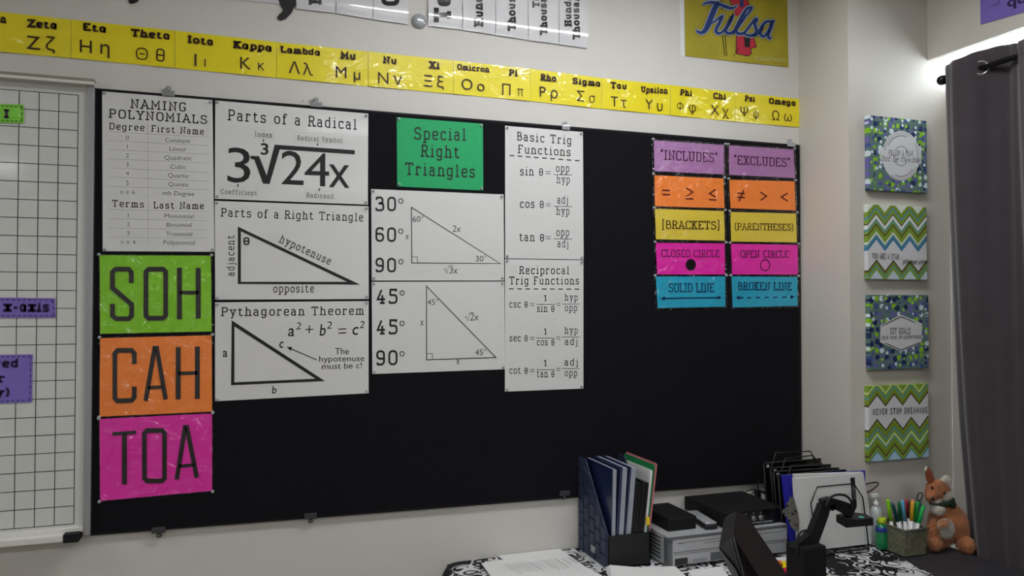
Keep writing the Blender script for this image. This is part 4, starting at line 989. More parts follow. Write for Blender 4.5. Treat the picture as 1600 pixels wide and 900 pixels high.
# ---- loose paper stacks
def sheet(name, pts, z, m, parent, th=.0012, prt=None):
    bm = bmesh.new(); vs = [bm.verts.new((a, b, z)) for a, b in pts]; f = bm.faces.new(vs); r = bmesh.ops.extrude_face_region(bm, geom=[f]); bmesh.ops.translate(bm, verts=[v for v in r['geom'] if isinstance(v, bmesh.types.BMVert)], vec=(0, 0, th)); return bmobj(name, bm, m, parent)
def zq(z, *px): return [tuple(onz(z, *p)[:2]) for p in px]
pl = [((775,866.5),(871,857.5),(920,897),(800,915)), ((753,880.5),(785,877),(878,862.5),(965,921),(790,950))]
t = thing('paper_sheet', 'white sheet of paper against the wall, lowest of the loose papers on the desk', 'paper', onz(ZT, 840, 880), 'loose papers on the desk')
q = zq(ZT, (775,866.5),(872,857.5),(955,915),(850,925)); q = [(a, min(b, -.004)) for a, b in q]; sheet('page', q, ZT, 'paper', t, .004)
t = thing('paper_sheet', 'printed white worksheet lying on top of the loose papers on the desk', 'paper', onz(ZT, 850, 890), 'loose papers on the desk')
q = zq(ZT+.005, (752,881),(873,863.5),(940,900),(990,930),(800,945)); sheet('page', q, ZT+.0045, 'paper', t, .003)
p = Print(lambda a, b: onz(ZT+.0082, a, b))
for k in range(26):
    a = 800+k*5.2+random.uniform(-2,2); y0 = 880-k*.62+random.uniform(0,3); l = random.uniform(8, 17)
    p.line([(a-14, y0+1),(a-14+l*1.6, y0+1+l)], .55, 'rule_grey')
p.build('printed_lines', t)
t = thing('paper_stack', 'stack of white papers in front of the blue magazine file', 'paper', onz(ZT, 1000, 895), 'loose papers on the desk')
for k, dz_ in enumerate((0, .006, .012)):
    q = zq(ZT+dz_+.004, (946+k*3,886-k*1.5),(1000,889-k),(1055,887-k),(1075+k,905),(1040,935),(960,935)); sheet('page', q, ZT+dz_, 'paper', t, .005)
t = thing('paper_sheet', 'white sheet of paper in front of the silver video recorder', 'paper', onz(ZT, 1100, 895), 'loose papers on the desk')
q = zq(ZT+.002, (1074,891),(1128,885),(1160,930),(1110,940)); sheet('page', q, ZT, 'paper', t, .002)

# ---- magazine file: side panel with embossed squares, open diagonal top
A = onz(ZT, 903, 858); B = onz(ZT, 953, 889.5); C3 = onz(ZT, 1028, 889)
fx = Vector((B.x-A.x, B.y-A.y, 0)); fx.length = .0
y0, y1 = -.008, B.y; xa = B.x-.006; xb = C3.x-.001
zl = ony(y1, 953, 838).z; zh = onx(xa, 903, 713).z; zh = ony(y0, 904, 713).z
mf = thing('magazine_file', 'dark blue magazine file with embossed squares standing on the desk', 'file', ((xa+xb)/2, (y0+y1)/2, ZT))
def sidepanel(x, w_, nm):
    P = [(y0,ZT),(y1,ZT),(y1,zl),(y0-.05,zh),(y0,zh)]; bm = bmesh.new(); vs = [bm.verts.new((x, a, b)) for a, b in P]; f = bm.faces.new(vs)
    r = bmesh.ops.extrude_face_region(bm, geom=[f]); bmesh.ops.translate(bm, verts=[v for v in r['geom'] if isinstance(v, bmesh.types.BMVert)], vec=(w_, 0, 0)); return bmobj(nm, bm, 'holder_navy', mf)
sidepanel(xa, .003, 'side_panel'); sidepanel(xb-.003, .003, 'side_panel')
def zcut(y):
    if y > y0-.05: return zh
    return zl+(zh-zl)*(y-y1)/((y0-.05)-y1)
cwid = (y0-y1)/5.2; chh = .044
for j in range(8):
    for i in range(6):
        ya = y0-.004-i*cwid; yb = ya-cwid+.006; za = ZT+.008+j*chh+(i % 2)*chh*.5-.01; zb2 = za+chh-.006
        yb = max(yb, y1+.003); za = max(za, ZT+.003)
        top_a, top_b = zcut(ya)-.006, zcut(yb)-.006
        if ya-yb < .008 or min(zb2, top_b) - za < .008: continue
        P = [(ya,za),(yb,za),(yb,min(zb2,top_b)),(ya,min(zb2,top_a))]
        bm = bmesh.new(); vs = [bm.verts.new((xa-.0035, a, b)) for a, b in P]; f = bm.faces.new(vs); r = bmesh.ops.extrude_face_region(bm, geom=[f]); bmesh.ops.translate(bm, verts=[v for v in r['geom'] if isinstance(v, bmesh.types.BMVert)], vec=(.0036, 0, 0)); bmobj('raised_square', bm, 'holder_navy', mf)
boxobj('front_panel', (xa, y1, ZT), (xb, y1+.003, zl), 'black_plastic', mf); boxobj('back_panel', (xa, y0-.003, ZT), (xb, y0, zh), 'holder_navy', mf); boxobj('base', (xa, y1, ZT), (xb, y0, ZT+.003), 'holder_navy', mf)
c0 = onx(xa-.003, 924, 850); c1_ = onx(xa-.003, 931, 866); boxobj('label_holder', (xa-.0055, c1_.y, c1_.z), (xa-.0026, c0.y, c0.z), 'steel', mf, .0008)
def booklet(xbot, lean, th, zt2, m1, m2, lab, nm='booklet', ycut=0, w1=.5):
    t = thing(nm, lab, 'folder', (xbot, (y0+y1)/2, ZT+.004), 'folders in the magazine file')
    R4 = Matrix.Translation((xbot, 0, ZT+.004)) @ Matrix.Rotation(math.radians(lean), 4, 'Y'); h = zt2-ZT-.004
    o = boxobj('cover', (-th*.5, y1+.008+ycut, 0), (-th*.5+th*w1, y0-.01, h), m1, t, 0, R4); boxobj('pages', (-th*.5+th*w1+.0003, y1+.006+ycut, 0), (th*.5, y0-.012, h-.002), m2, t, 0, R4)
zB = ony(y1+.01, 957, 733).z
xg_ = lambda px: ony(y1+.008, px, 836).x
wp = xg_(960)-xg_(959)
booklet(xg_(956.6), 1.5, wp*6.2, zB, 'navy_folder', 'page_grey', 'navy covered booklet leaning against the embossed side of the file', w1=.12)
booklet(xg_(965.2), 4.0, wp*11, zB+.004, 'navy_folder', 'page_grey', 'navy booklet with a thick grey page edge, second in the file', w1=.36)
booklet(xg_(976.3), 5.4, wp*10, zB+.003, 'navy_folder', 'page_grey', 'navy booklet with a grey page edge, third in the file', w1=.26)
booklet(xg_(986.4), 6.2, wp*9, zB-.045, 'black_plastic', 'black_gloss', 'black folder in the middle of the magazine file, left one')
booklet(xg_(996.2), 6.6, wp*9, zB-.045, 'black_plastic', 'black_gloss', 'black folder in the middle of the magazine file, right one')
booklet(xg_(1003.2), 6.8, wp*3, zB-.01, 'paper', 'paper', 'white paper bundle between black and green folders in the file')
booklet(xg_(1006.2), 7.0, wp*1.6, zB+.006, 'folder_green', 'folder_green', 'green sheet standing up in the magazine file')
booklet(xg_(1009), 7.2, wp*2, zB+.010, 'folder_pink', 'folder_pink', 'pink folder at the right end of the magazine file')
c = ony(y1-.001, 1012, 814); tag(boxobj('page_flag', (c.x-.004, y1-.003, c.z-.012), (c.x+.005, y1+.002, c.z+.012), 'yellow'), 'small yellow sticky flag on the front of the file folders', 'tab')

# ---- silver video recorder
VF = -.285; VL = onz(ZT, 1052, 890).x-.012; VR = VL+.435; VT = ZD+.097
vc = thing('video_recorder', 'silver video recorder on the desk under the black boxes', 'player', ((VL+VR)/2, -.15, ZT))
bm = bmesh.new(); box(bm, (VL, VF+.006, ZT+.006), (VR, -.02, VT), .002); bmobj('body', bm, 'vcr', vc)
boxobj('side_stripe', (VL-.0015, VF+.004, ZT+.008), (VL+.012, VF+.030, VT-.004), 'vcr_dark', vc, .002)
boxobj('front_panel', (VL+.014, VF, ZT+.010), (VR-.004, VF+.006, VT-.008), 'vcr', vc, .0015)
boxobj('top_trim', (VL, VF-.001, VT-.008), (VR, VF+.01, VT-.001), 'vcr_dark', vc, .001)
for k in range(6): boxobj('vent', (VL-.001, VF+.05, ZT+.018+k*.012), (VL+.0005, -.06, ZT+.023+k*.012), 'vcr_line', vc)
p = Print(Y(VF-.0006)); z_ = lambda f: ZT+.010+(VT-.018-ZT)*f
def hl(x0_, x1_, f, w_=.0012, m='vcr_line'): zz = z_(f); p.put3([Vector((x0_, VF-.0006, zz+w_/2)), Vector((x0_, VF-.0006, zz-w_/2)), Vector((x1_, VF-.0006, zz-w_/2)), Vector((x1_, VF-.0006, zz+w_/2))], [(0,1,2,3)], m)
hl(VL+.015, VR-.005, .50, .0016); hl(VL+.015, VR-.005, .42); hl(VL+.05, VR-.02, .86); hl(VL+.12, VL+.18, .75); hl(VL+.03, VL+.05, .84, .003, 'vcr_dark')
p.build('panel_lines', vc)
boxobj('badge', (VL+.02, VF-.002, z_(.02)), (VL+.063, VF, z_(.26)), 'black_gloss', vc)
boxobj('display', (VL+.145, VF-.002, z_(.04)), (VL+.23, VF, z_(.34)), 'vcr_dark', vc)
p = Print(Y(VF-.0007)); p.text('VIDEO', (1082,878.5), (1104,876), 4.5, 'vcr_dark', font=True); p.build('embossed_mark', vc)
for x in (VL+.03, VR-.03):
    for y in (VF+.03, -.05): latheobj('foot', [(.01,0),(.01,.007)], 'black_plastic', vc, Matrix.Translation((x, y, ZT-.001)), 10)
# small black box, silver handset, receiver on top
a = onz(VT, 1044, 831); b = onz(VT, 1087, 826)
t = thing('small_black_box', 'small matte black box on the left end of the silver recorder', 'box', (a.x+.05, a.y+.08, VT))
bm = bmesh.new(); box(bm, (a.x, a.y, VT), (a.x+.1, a.y+.17, VT+.040), .003); bmobj('body', bm, 'black_matte', t)
boxobj('lid', (a.x-.0008, a.y-.0008, VT+.033), (a.x+.1008, a.y+.17, VT+.041), 'black_plastic', t, .002)
h = onz(VT+.012, 1112, 822); h0 = onz(VT+.012, 1080, 802)
d_ = Vector((h0.x-h.x, h0.y-h.y, 0)); L = d_.length; ang = math.atan2(d_.y, d_.x); L = min(L, .16)
ps = thing('cordless_handset', 'silver cordless handset lying between the black box and the receiver', 'phone', h)
MT = Matrix.Translation((h.x, h.y, VT)) @ Matrix.Rotation(ang, 4, 'Z')
bm = bmesh.new(); box(bm, (0, -.021, .0), (L, .021, .016), .006, MT); bmobj('body', bm, 'black_plastic', ps, True)
bm = bmesh.new(); box(bm, (.003, -.019, .016), (L-.003, .019, .0225), .003, MT); bmobj('face', bm, 'silver', ps, True)
rc = onz(VT, 1130, 826); rx1 = onz(VT, 1235, 815).x-.02; ry0, ry1 = rc.y, -.03
r0 = rc.x
av = thing('receiver', 'flat black audio receiver with silver knobs on the silver recorder', 'receiver', ((r0+rx1)/2, (ry0+ry1)/2, VT))
bm = bmesh.new(); box(bm, (r0, ry0, VT+.004), (rx1, ry1, VT+.048), .002); bmobj('case', bm, 'black_matte', av)
boxobj('front_panel', (r0+.003, ry0-.003, VT+.006), (rx1-.003, ry0, VT+.046), 'black_gloss', av, .001)
for k, px in enumerate((1154,1165,1177,1188)):
    c = ony(ry0-.004, px, 812-k*.6); latheobj('knob', [(.009,0),(.009,.006),(.007,.009)], 'knob', av, Matrix.Translation((c.x, ry0-.003, VT+.024)) @ Matrix.Rotation(PI/2, 4, 'X'), 14)
    latheobj('button', [(.003,0),(.003,.002)], 'knob', av, Matrix.Translation((c.x+.002, ry0-.003, VT+.039)) @ Matrix.Rotation(PI/2, 4, 'X'), 8)
boxobj('trim_bar', (r0+.10, ry0-.006, VT+.008), (rx1-.05, ry0-.003, VT+.0105), 'silver', av)
boxobj('button', (r0+.012, ry0-.005, VT+.034), (r0+.022, ry0-.003, VT+.037), 'knob', av)
for x in (r0+.02, rx1-.02): latheobj('foot', [(.007,0),(.007,.005)], 'black_plastic', av, Matrix.Translation((x, ry0+.02, VT)), 8); latheobj('foot', [(.007,0),(.007,.005)], 'black_plastic', av, Matrix.Translation((x, ry1-.02, VT)), 8)
# cables behind
for k, (P, lab) in enumerate(((((1161,775),(1166,768),(1180,765),(1195,768)), 'thin black cable arching behind the receiver, outer left arc'), (((1172,778),(1176,770),(1184,766),(1196,771)), 'thin black cable arching behind the receiver, middle arc'), (((1183,782),(1187,772),(1193,768),(1200,773)), 'thin black cable arching behind the receiver, inner arc'), (((1195,772),(1186,766),(1184,755),(1189,750),(1196,753)), 'small black cable loop above the receiver beside the folders'))):
    pts = curve_pts([ony(-.035-.002*k, *a) for a in P], 6); tag(tubeobj('cable', pts, .0017, 'wire'), lab, 'cable', 'cables behind the receiver')
t = thing('cable_plug', 'small black plug standing at the back of the receiver', 'plug', ony(-.04, 1184, 786)); c = ony(-.042, 1183, 788); boxobj('plug_body', (c.x-.008, -.055, VT+.048), (c.x+.008, -.036, c.z+.012), 'black_plastic', t, .002); boxobj('strain_relief', (c.x-.003, -.049, c.z+.012), (c.x+.003, -.042, c.z+.018), 'black_plastic', t)
pts = curve_pts([ony(-.27, *a) for a in ((1340,774),(1356,769),(1366,763),(1372,757),(1368,753.5),(1350,757))], 6)
tag(tubeobj('cable', pts, .0022, 'wire'), 'thin black cable loop sticking out right of the white papers', 'cable')

# ---- wire sorter with folders and papers
YR = -.318
rk = thing('wire_sorter', 'black wire file sorter holding folders and white papers', 'rack', ony(YR, 1300, 868))
def loop(y, pts, nm='wire_loop'):
    P = [ony(y, *a) for a in pts]; return tubeobj(nm, P, .0022, 'wire', rk, 8)
loop(YR-.012, ((1276,869),(1273,830),(1267,787),(1277,761),(1334,755.5),(1348,777),(1353,815),(1358,862)))
loop(-.215, ((1226,800),(1219,742),(1227,716.5),(1270,711.5),(1280,726),(1290,800)))
loop(-.165, ((1209,790),(1203,738),(1212,707.5),(1266,705),(1275,722),(1284,790)))
loop(-.262, ((1236,840),(1226,760),(1236,728),(1284,724),(1293,740),(1300,830)))
bA, bB = ony(YR-.01, 1276, 866), ony(YR-.01, 1357, 858)
xs0 = bA.x-.04
for x in (xs0, bB.x-.0): tubeobj('base_rail', [(x, YR-.012, ZT+.003), (x, -.262, ZT+.003)], .0024, 'wire', rk, 8)
tubeobj('base_rail', [(VR+.01, -.262, ZT+.003), (xs0, -.262, ZT+.003)], .0024, 'wire', rk, 8); tubeobj('base_rail', [(xs0, YR-.012, ZT+.003), (bB.x, YR-.012, ZT+.003)], .0024, 'wire', rk, 8)
def upright(nm, lab, cat, q, y, m, th, group, cap=None):
    c = ony(y, (q[2][0]+q[3][0])/2, (q[2][1]+q[3][1])/2); c.z = ZT
    t = thing(nm, lab, cat, c, group); P = [ony(y, *a) for a in q]
    bm = bmesh.new(); vs = [bm.verts.new(v) for v in P]; f = bm.faces.new(vs); r = bmesh.ops.extrude_face_region(bm, geom=[f]); bmesh.ops.translate(bm, verts=[v for v in r['geom'] if isinstance(v, bmesh.types.BMVert)], vec=(0, th, 0)); bmobj('sheet' if cat == 'paper' else 'cover', bm, m, t)
    return t
GF = 'folders standing in the wire sorter'
ys = (-.10, -.165, -.215, -.262)
for k, (x, y, xr_, yr_, where) in enumerate(((1193,723.5,1288,716,'furthest back in the wire sorter'), (1204,731,1298,725.5,'second from the back in the wire sorter'), (1208.5,736.5,1311,731,'third from the back in the wire sorter'), (1216,742.5,1322,734,'right behind the royal blue folder'))):
    zz = [854,858,860,862][k]
    bot = 830 + k*10
    t = upright('black_folder', f'glossy black hanging folder {where}', 'folder', [(x,y),(xr_,yr_),(xr_+12,bot-6),(x+10+k,bot)], ys[k]-.004, 'black_gloss', .009, GF)
    tubeobj('rim', [ony(ys[k]-.006, *a) for a in ((x+9,bot),(x,y+2),(x+2,y),(xr_,yr_))], .0014, 'vcr_line', t, 6)
    if k < 3:
        c = ony(ys[k]-.006, x+7, y+5); boxobj('label_tab', (c.x-.005, ys[k]-.0065, c.z-.005), (c.x+.005, ys[k]-.004, c.z+.005), 'page_grey', t)
t = upright('blue_folder', 'royal blue folder showing left of the white papers in the sorter', 'folder', [(1222,743),(1352,735.5),(1352,850),(1236,863)], -.288, 'royal', .007, GF)
t = upright('paper_bundle', 'thick bundle of white papers behind the front sheet in the sorter', 'paper', [(1242,741.5),(1349,738),(1366,845),(1250,861)], -.304, 'paper', .012, 'white papers in the wire sorter')
t = upright('paper_bundle', 'front white sheet in the sorter with a narrow black label strip', 'paper', [(1239.5,748),(1342,740),(1362,849.5),(1247,862.5)], YR+.0, 'paper', .006, 'white papers in the wire sorter')
p = Print(Y(YR-.0006)); p.poly([(1328.5,746.5),(1335.5,746),(1339,790),(1332,791.5)], 'ink'); p.build('label_strip', t, 'black label strip'); p = Print(Y(YR-.0012))
p.text('MOUNT', (1331.5,760), (1334.5,781), 3.2, 'rule_grey', font=True); p.build('lettering', t)
# grey die-cut plate in front of the blue folder
P = [(24,0),(34,0),(42,6),(58,70),(64,110),(62,150),(54,158),(46,154),(30,134),(20,110),(14,92),(2,84),(-8,70),(-6,58),(4,52),(10,44),(12,26),(20,20)]
pp = [(1226+ a*.36, 777+b*.345) for a, b in P]
bm = bmesh.new(); vs = [bm.verts.new(ony(-.330, *a)) for a in pp]; f = bm.faces.new(vs); r = bmesh.ops.extrude_face_region(bm, geom=[f]); bmesh.ops.translate(bm, verts=[v for v in r['geom'] if isinstance(v, bmesh.types.BMVert)], vec=(0, .003, 0))
t = thing('metal_plate', 'grey metal plate with holes leaning against the blue folder', 'plate', ony(-.33, 1240, 830)); bmobj('plate', bm, 'plate', t)
for a in ((1230.5,790.5),(1225,803),(1238.5,803),(1234,813),(1245,820),(1243,799)):
    c = ony(-.331, *a); latheobj('hole_rim', [(.0035,0),(.0028,.001)], 'black_matte', t, Matrix.Translation(c) @ Matrix.Rotation(PI/2, 4, 'X'), 10)

# ---- document camera in the foreground
yd = -.56
dc = thing('document_camera', 'black document camera with bent arm in front of the white papers', 'camera', onz(ZT, 1262, 915))
c0, c1_ = ony(yd, 1230, 850), ony(yd, 1288, 850)
cx = (c0.x+c1_.x)/2; hw = (c1_.x-c0.x)/2*.66
bm = bmesh.new(); box(bm, (cx-hw*1.1, yd-.10, ZT), (cx+hw*1.1, yd+.04, ZT+.018), .004); bmobj('base', bm, 'black_matte', dc)
bm = bmesh.new(); box(bm, (cx-hw, yd-.035, ZT+.018), (cx+hw, yd+.035, c0.z-.004), .010); bmobj('column', bm, 'black_matte', dc)
def barp(pts, w_, y, nm, m='black_plastic', dep=.022):
    """flat-sided arm: ribbon in the photo plane y extruded in depth"""
    V2, F2 = ribbon(pts, w_); bm = bmesh.new(); n = len(V2); fr = [bm.verts.new(ony(y, *v)) for v in V2]; bk = [bm.verts.new(v.co+Vector((0, dep, 0))) for v in fr]
    for f in F2: bm.faces.new([fr[i] for i in f]); bm.faces.new([bk[i] for i in reversed(f)])
    m_ = n//2
    for i in range(m_-1):
        for s_ in (0, 1): bm.faces.new((fr[2*i+s_], fr[2*i+2+s_], bk[2*i+2+s_], bk[2*i+s_]))
    bm.faces.new((fr[0], fr[1], bk[1], bk[0])); bm.faces.new((fr[-2], fr[-1], bk[-1], bk[-2]))
    bmesh.ops.recalc_face_normals(bm, faces=bm.faces); return bmobj(nm, bm, m, dc)
barp([(1250,865),(1266,851),(1276,835),(1288,803),(1292,790)], [26,24,16,15,14], yd-.012, 'lower_arm')
barp([(1288,788),(1300,786),(1318,792),(1335,800)], [12,15,17,20], yd-.014, 'upper_arm')
latheobj('elbow', [(.0105,0),(.0105,.026)], 'black_plastic', dc, Matrix.Translation(ony(yd+.012, 1291, 789)) @ Matrix.Rotation(PI/2, 4, 'X'), 20)
hc = [ony(yd-.045, *a) for a in ((1307,802),(1321,819),(1365,814),(1350,802))]
bm = bmesh.new(); lo_ = ony(yd-.03, 1307, 818); 
P = [(1306.5,803),(1321,812.5),(1365,809),(1351,801),(1336,799)]; zt2 = ony(yd, 1330, 805).z
top = [onz(zt2, *a) for a in ((1306.5,804),(1322,813),(1364.5,809.5),(1352,802.5),(1330,800))]
vs = [bm.verts.new(v) for v in top]; f = bm.faces.new(vs); r = bmesh.ops.extrude_face_region(bm, geom=[f]); bmesh.ops.translate(bm, verts=[v for v in r['geom'] if isinstance(v, bmesh.types.BMVert)], vec=(0, 0, -.021))
bmobj('camera_head', bm, 'black_plastic', dc)
cc = onz(zt2+.0006, 1346, 808); latheobj('indicator', [(.008,0),(.007,.001)], 'teal', dc, Matrix.Translation(cc), 14)
cc = onz(zt2-.02, 1322, 812); latheobj('lens', [(.009,-.006),(.012,0)], 'black_gloss', dc, Matrix.Translation(cc+Vector((.006,.006,0))), 14)
tubeobj('cable', curve_pts([ony(yd-.02, *a) for a in ((1290,792),(1296,779),(1308,773),(1322,775),(1330,784),(1332,796))], 6), .0034, 'black_plastic', dc, 8)
tubeobj('cable', curve_pts([ony(yd-.02, *a) for a in ((1246,866),(1246,846),(1249,834),(1258,829),(1268,832))], 6), .0034, 'black_plastic', dc, 8)

# ---- dark tilted housing in the foreground (back of a screen)
Yf, Yk = -.86, -.70
def hp(y, px, py): return ony(y, px, py)
F1 = [hp(Yf,1150,798), hp(Yf,1166,803), hp(Yf,1262,945), hp(Yf,1222,950), hp(Yf,1148,836), hp(Yf,1143,815)]
L1 = [hp(Yk,1131,806), hp(Yk,1137,798), None, None, hp(Yk,1124,855), hp(Yk,1127,828)]
sc = thing('monitor', 'dark brown-black tilted monitor with side vents in the foreground', 'monitor', (hp(Yf,1200,900).x, (Yf+Yk)/2, ZT))
def hull(nm, pts, m):
    bm = bmesh.new()
    for q_ in pts: bm.verts.new(q_)
    bmesh.ops.convex_hull(bm, input=bm.verts); 
    bmesh.ops.delete(bm, geom=[v for v in bm.verts if not v.link_faces], context='VERTS'); return bmobj(nm, bm, m, sc)
hull('bezel', [hp(Yf,1152,799), hp(Yf,1166,804), hp(Yf,1264,948), hp(Yf,1218,952), hp(Yf,1146,838), hp(Yf+.03,1152,799), hp(Yf+.03,1166,804), hp(Yf+.03,1264,948), hp(Yf+.03,1218,952)], 'dark_brown')
hull('rear_housing', [hp(Yf+.031,1151,800), hp(Yf+.031,1216,950), hp(Yf+.031,1146,836), hp(Yk,1131,812), hp(Yk,1123.5,855), hp(Yk,1140,803), hp(Yk,1164,945), hp(Yf+.031,1180,965), hp(Yf+.031,1212,965), hp(Yf+.031,1164,806)], 'housing')
hull('lower_strip', [hp(Yk-.002,1122.5,856), hp(Yk-.002,1152,905), hp(Yk-.002,1170,950), hp(Yf+.034,1178,962), hp(Yf+.06,1150,890), hp(Yk-.002,1125,858)], 'dark_grey')
for k in range(7):
    t_ = .14+.72*k/6; mixp = lambda p, q: (p[0]+(q[0]-p[0])*t_, p[1]+(q[1]-p[1])*t_); yv = Yk+(Yf+.031-Yk)*t_ - .022
    s_, e_ = mixp((1126,846), (1147,834)), mixp((1160,940), (1181,962)); s_ = (s_[0]+2, s_[1]+3)
    tubeobj('vent', [hp(yv, *s_), hp(yv, *e_)], .0022, 'black_gloss' if k % 2 else 'dark_grey', sc, 5)

# ---- candy packet, yellow-green packet
t = thing('snack_packet', 'small red yellow and white packet between the monitor and document camera', 'packet', onz(ZT, 1220, 885))
zc = ZT+.03
q = zq(zc, (1205,872),(1226,870),(1231,882),(1232,915),(1215,915))
sheet('white_end', zq(zc, (1203,872),(1228,869.5),(1230,880),(1212,882)), ZT, 'white_plastic', t, .03)
sheet('orange_band', zq(zc, (1211,876),(1219,876),(1224,886),(1217,886)), ZT+.0301, 'candy_orange', t, .0012)
sheet('yellow_band', zq(zc, (1219.5,877),(1230,877.5),(1231.5,887),(1221.5,887.5)), ZT+.0301, 'yellow', t, .0012)
sheet('red_band', zq(zc, (1219,888),(1232,887.5),(1234,925),(1230,925)), ZT, 'candy_red', t, .03)
for k in range(4): sheet('stripe', zq(zc+.001, (1222+k*2.6,892+k*2.6),(1223.4+k*2.6,892+k*2.6),(1232+k,903+k*4),(1230.5+k,903+k*4)), ZT+.0301, 'white_plastic', t, .0008)
t = thing('packet', 'yellow-green packet corner in front of the document camera', 'packet', onz(ZT, 1285, 897)); sheet('cover', zq(ZT+.01, (1272,890),(1281,892),(1297,902),(1310,925),(1270,925)), ZT, 'yellow_green', t, .010); sheet('pages', zq(ZT+.01, (1273,893),(1281,894),(1294,903),(1305,925),(1272,925)), ZT-.0, 'paper', t, .004)

# ---- bottles
c = onz(ZT, 1378.5, 857)
bt = thing('sanitizer_bottle', 'green bottle with a yellow-green lid beside the marker basket', 'bottle', c); T0 = Matrix.Translation(c) @ Matrix.Rotation(math.radians(30), 4, 'Z') @ Matrix.Diagonal((1.0,.72,1,1))
latheobj('body', [(.022,0),(.027,.004),(.028,.02),(.027,.06),(.022,.078),(.016,.084)], 'bottle_green', bt, T0, 20); latheobj('lid', [(.016,.0842),(.018,.086),(.018,.098),(.015,.100)], 'bottle_lid', bt, T0, 18)
latheobj('label', [(.0275,.058),(.0278,.060),(.0255,.073),(.025,.0735)], 'bottle_label', bt, T0, 20)
c = onz(ZT, 1366, 850); c = Vector((c.x, max(c.y, -.335), ZT)); c = ony(-.300, 1369, 860); c.z = ZT
bt = thing('pump_bottle', 'small clear bottle with white pump behind the white papers', 'bottle', c); T0 = Matrix.Translation(c)
latheobj('body', [(.018,0),(.021,.004),(.021,.10),(.019,.118),(.010,.130)], 'bottle_clear', bt, T0, 18); latheobj('collar', [(.0095,.1302),(.0095,.142),(.004,.144),(.004,.158)], 'white_plastic', bt, T0, 14)
boxobj('pump_head', (c.x-.016, c.y-.006, .158+ZT), (c.x+.008, c.y+.006, .170+ZT), 'white_plastic', bt, .003)

# ---- basket with markers
bL, bN, bR = onz(ZT, 1388, 861), onz(ZT, 1418, 869.5), onz(ZT, 1449, 866)
bx0, bx1, by0, by1 = bN.x-.010, bR.x-.004, bN.y, bN.y+.115; bh = ony(by0, 1418, 828).z-ZT
bk = thing('marker_basket', 'grey-green woven basket holding upside-down markers', 'basket', ((bx0+bx1)/2, (by0+by1)/2, ZT))
ex = .006
def wallq(nm, a, b):
    # a,b: bottom corners; flares outwards to the rim
    cxx, cyy = (bx0+bx1)/2, (by0+by1)/2; V = []; Fc = []
    nx_, nz_ = 14, 9
    for j in range(nz_+1):
        for i in range(nx_+1):
            f = i/nx_; g_ = j/nz_; x = a[0]+(b[0]-a[0])*f; y = a[1]+(b[1]-a[1])*f
            s = 1 + .10*g_; off = .0012*((i+j) % 2)
            V.append((cxx+(x-cxx)*s + (.0 if abs(a[0]-b[0]) > .01 else (off if x > cxx else -off)), cyy+(y-cyy)*s + ((off if y > cyy else -off) if abs(a[0]-b[0]) > .01 else 0), ZT+bh*g_))
    for j in range(nz_):
        for i in range(nx_): k = j*(nx_+1)+i; Fc.append((k, k+1, k+nx_+2, k+nx_+1))
    o = meshobj(nm, V, Fc, 'basket', bk); md = o.modifiers.new('thickness', 'SOLIDIFY'); md.thickness = .002
cs = [(bx0,by0),(bx1,by0),(bx1,by1),(bx0,by1)]
for k in range(4): wallq('woven_side', cs[k], cs[(k+1) % 4])
boxobj('base', (bx0, by0, ZT), (bx1, by1, ZT+.003), 'basket', bk)
rim = [((bx0+bx1)/2+(x-(bx0+bx1)/2)*1.11, (by0+by1)/2+(y-(by0+by1)/2)*1.11, ZT+bh) for x, y in cs]
tubeobj('rim', rim, .0032, 'basket', bk, 8, True)
tubeobj('handle', curve_pts([ony(by0-.010, *a) for a in ((1421,838),(1424,833),(1434,829),(1446,828))], 6), .0022, 'clip_dark', bk, 8)
MK = [('lime green',1387,781,1392,812,'lime2',.085),('dark teal',1394,787,1404,812,'deepteal',.075),('forest green',1405,785,1407,812,'mid_green',.09),('light blue',1410,782,1414,812,'sky_blue',.06),('red',1416,781,1420,808,'marker_red',.08),('dark brown',1420,783,1421,808,'brown',.05),('golden yellow',1426,783,1424,812,'gold',.03),('leaf green',1434,784,1429,814,'leaf',.035),('blue',1437.5,785,1432,814,'denim',.07),('bright green',1443,791,1435,816,'bright_green',.02)]
for nm, x0_, y0_, x1_, y1_, m, dep in MK:
    yy = by0+dep; a = ony(yy+.004, x0_, y0_-1); b = ony(yy, x1_, y1_+2); d_ = (a-b).normalized()
    e = b - d_*(b.z-ZT-.006)/max(.2, d_.z); e.x = min(max(e.x, bx0+.012), bx1-.012); e.y = min(max(e.y, by0+.012), by1-.012); e.z = ZT+.006
    lb_ = (b-e).length; d_ = (a-e).normalized(); b = e+d_*lb_
    t = thing('marker', f'{nm} capped marker standing upside down in the basket', 'marker', e, 'markers in the basket')
    q_ = d_.to_track_quat('Z', 'Y').to_matrix().to_4x4(); Lc = (a-b).length; Lb = (b-e).length
    latheobj('barrel', [(.0052,0),(.0056,.002),(.0056,Lb)], 'white_plastic', t, Matrix.Translation(e) @ q_, 10)
    latheobj('cap', [(.0062,0),(.0062,Lc*.9),(.0046,Lc)], m, t, Matrix.Translation(b+d_*.0004) @ q_, 12)
    if nm == 'golden yellow': latheobj('cap_end', [(.005,0),(.0045,.004)], 'pinkish', t, Matrix.Translation(a) @ q_, 10)
t = thing('scissors', 'black scissors handle sticking up behind the markers', 'scissors', (bx1-.03, by0+.07, ZT+.01))
P = [ony(by0+.07, 1437+4.2*math.cos(a)+1.5*math.sin(a), 776-6.5*math.sin(a)) for a in [2*PI*k/16 for k in range(16)]]
tubeobj('handle', P, .0018, 'wire', t, 8, True); e = ony(by0+.07, 1435, 783); tubeobj('blade', [e, Vector((e.x-.012, by0+.065, ZT+.01))], .002, 'steel', t, 6)

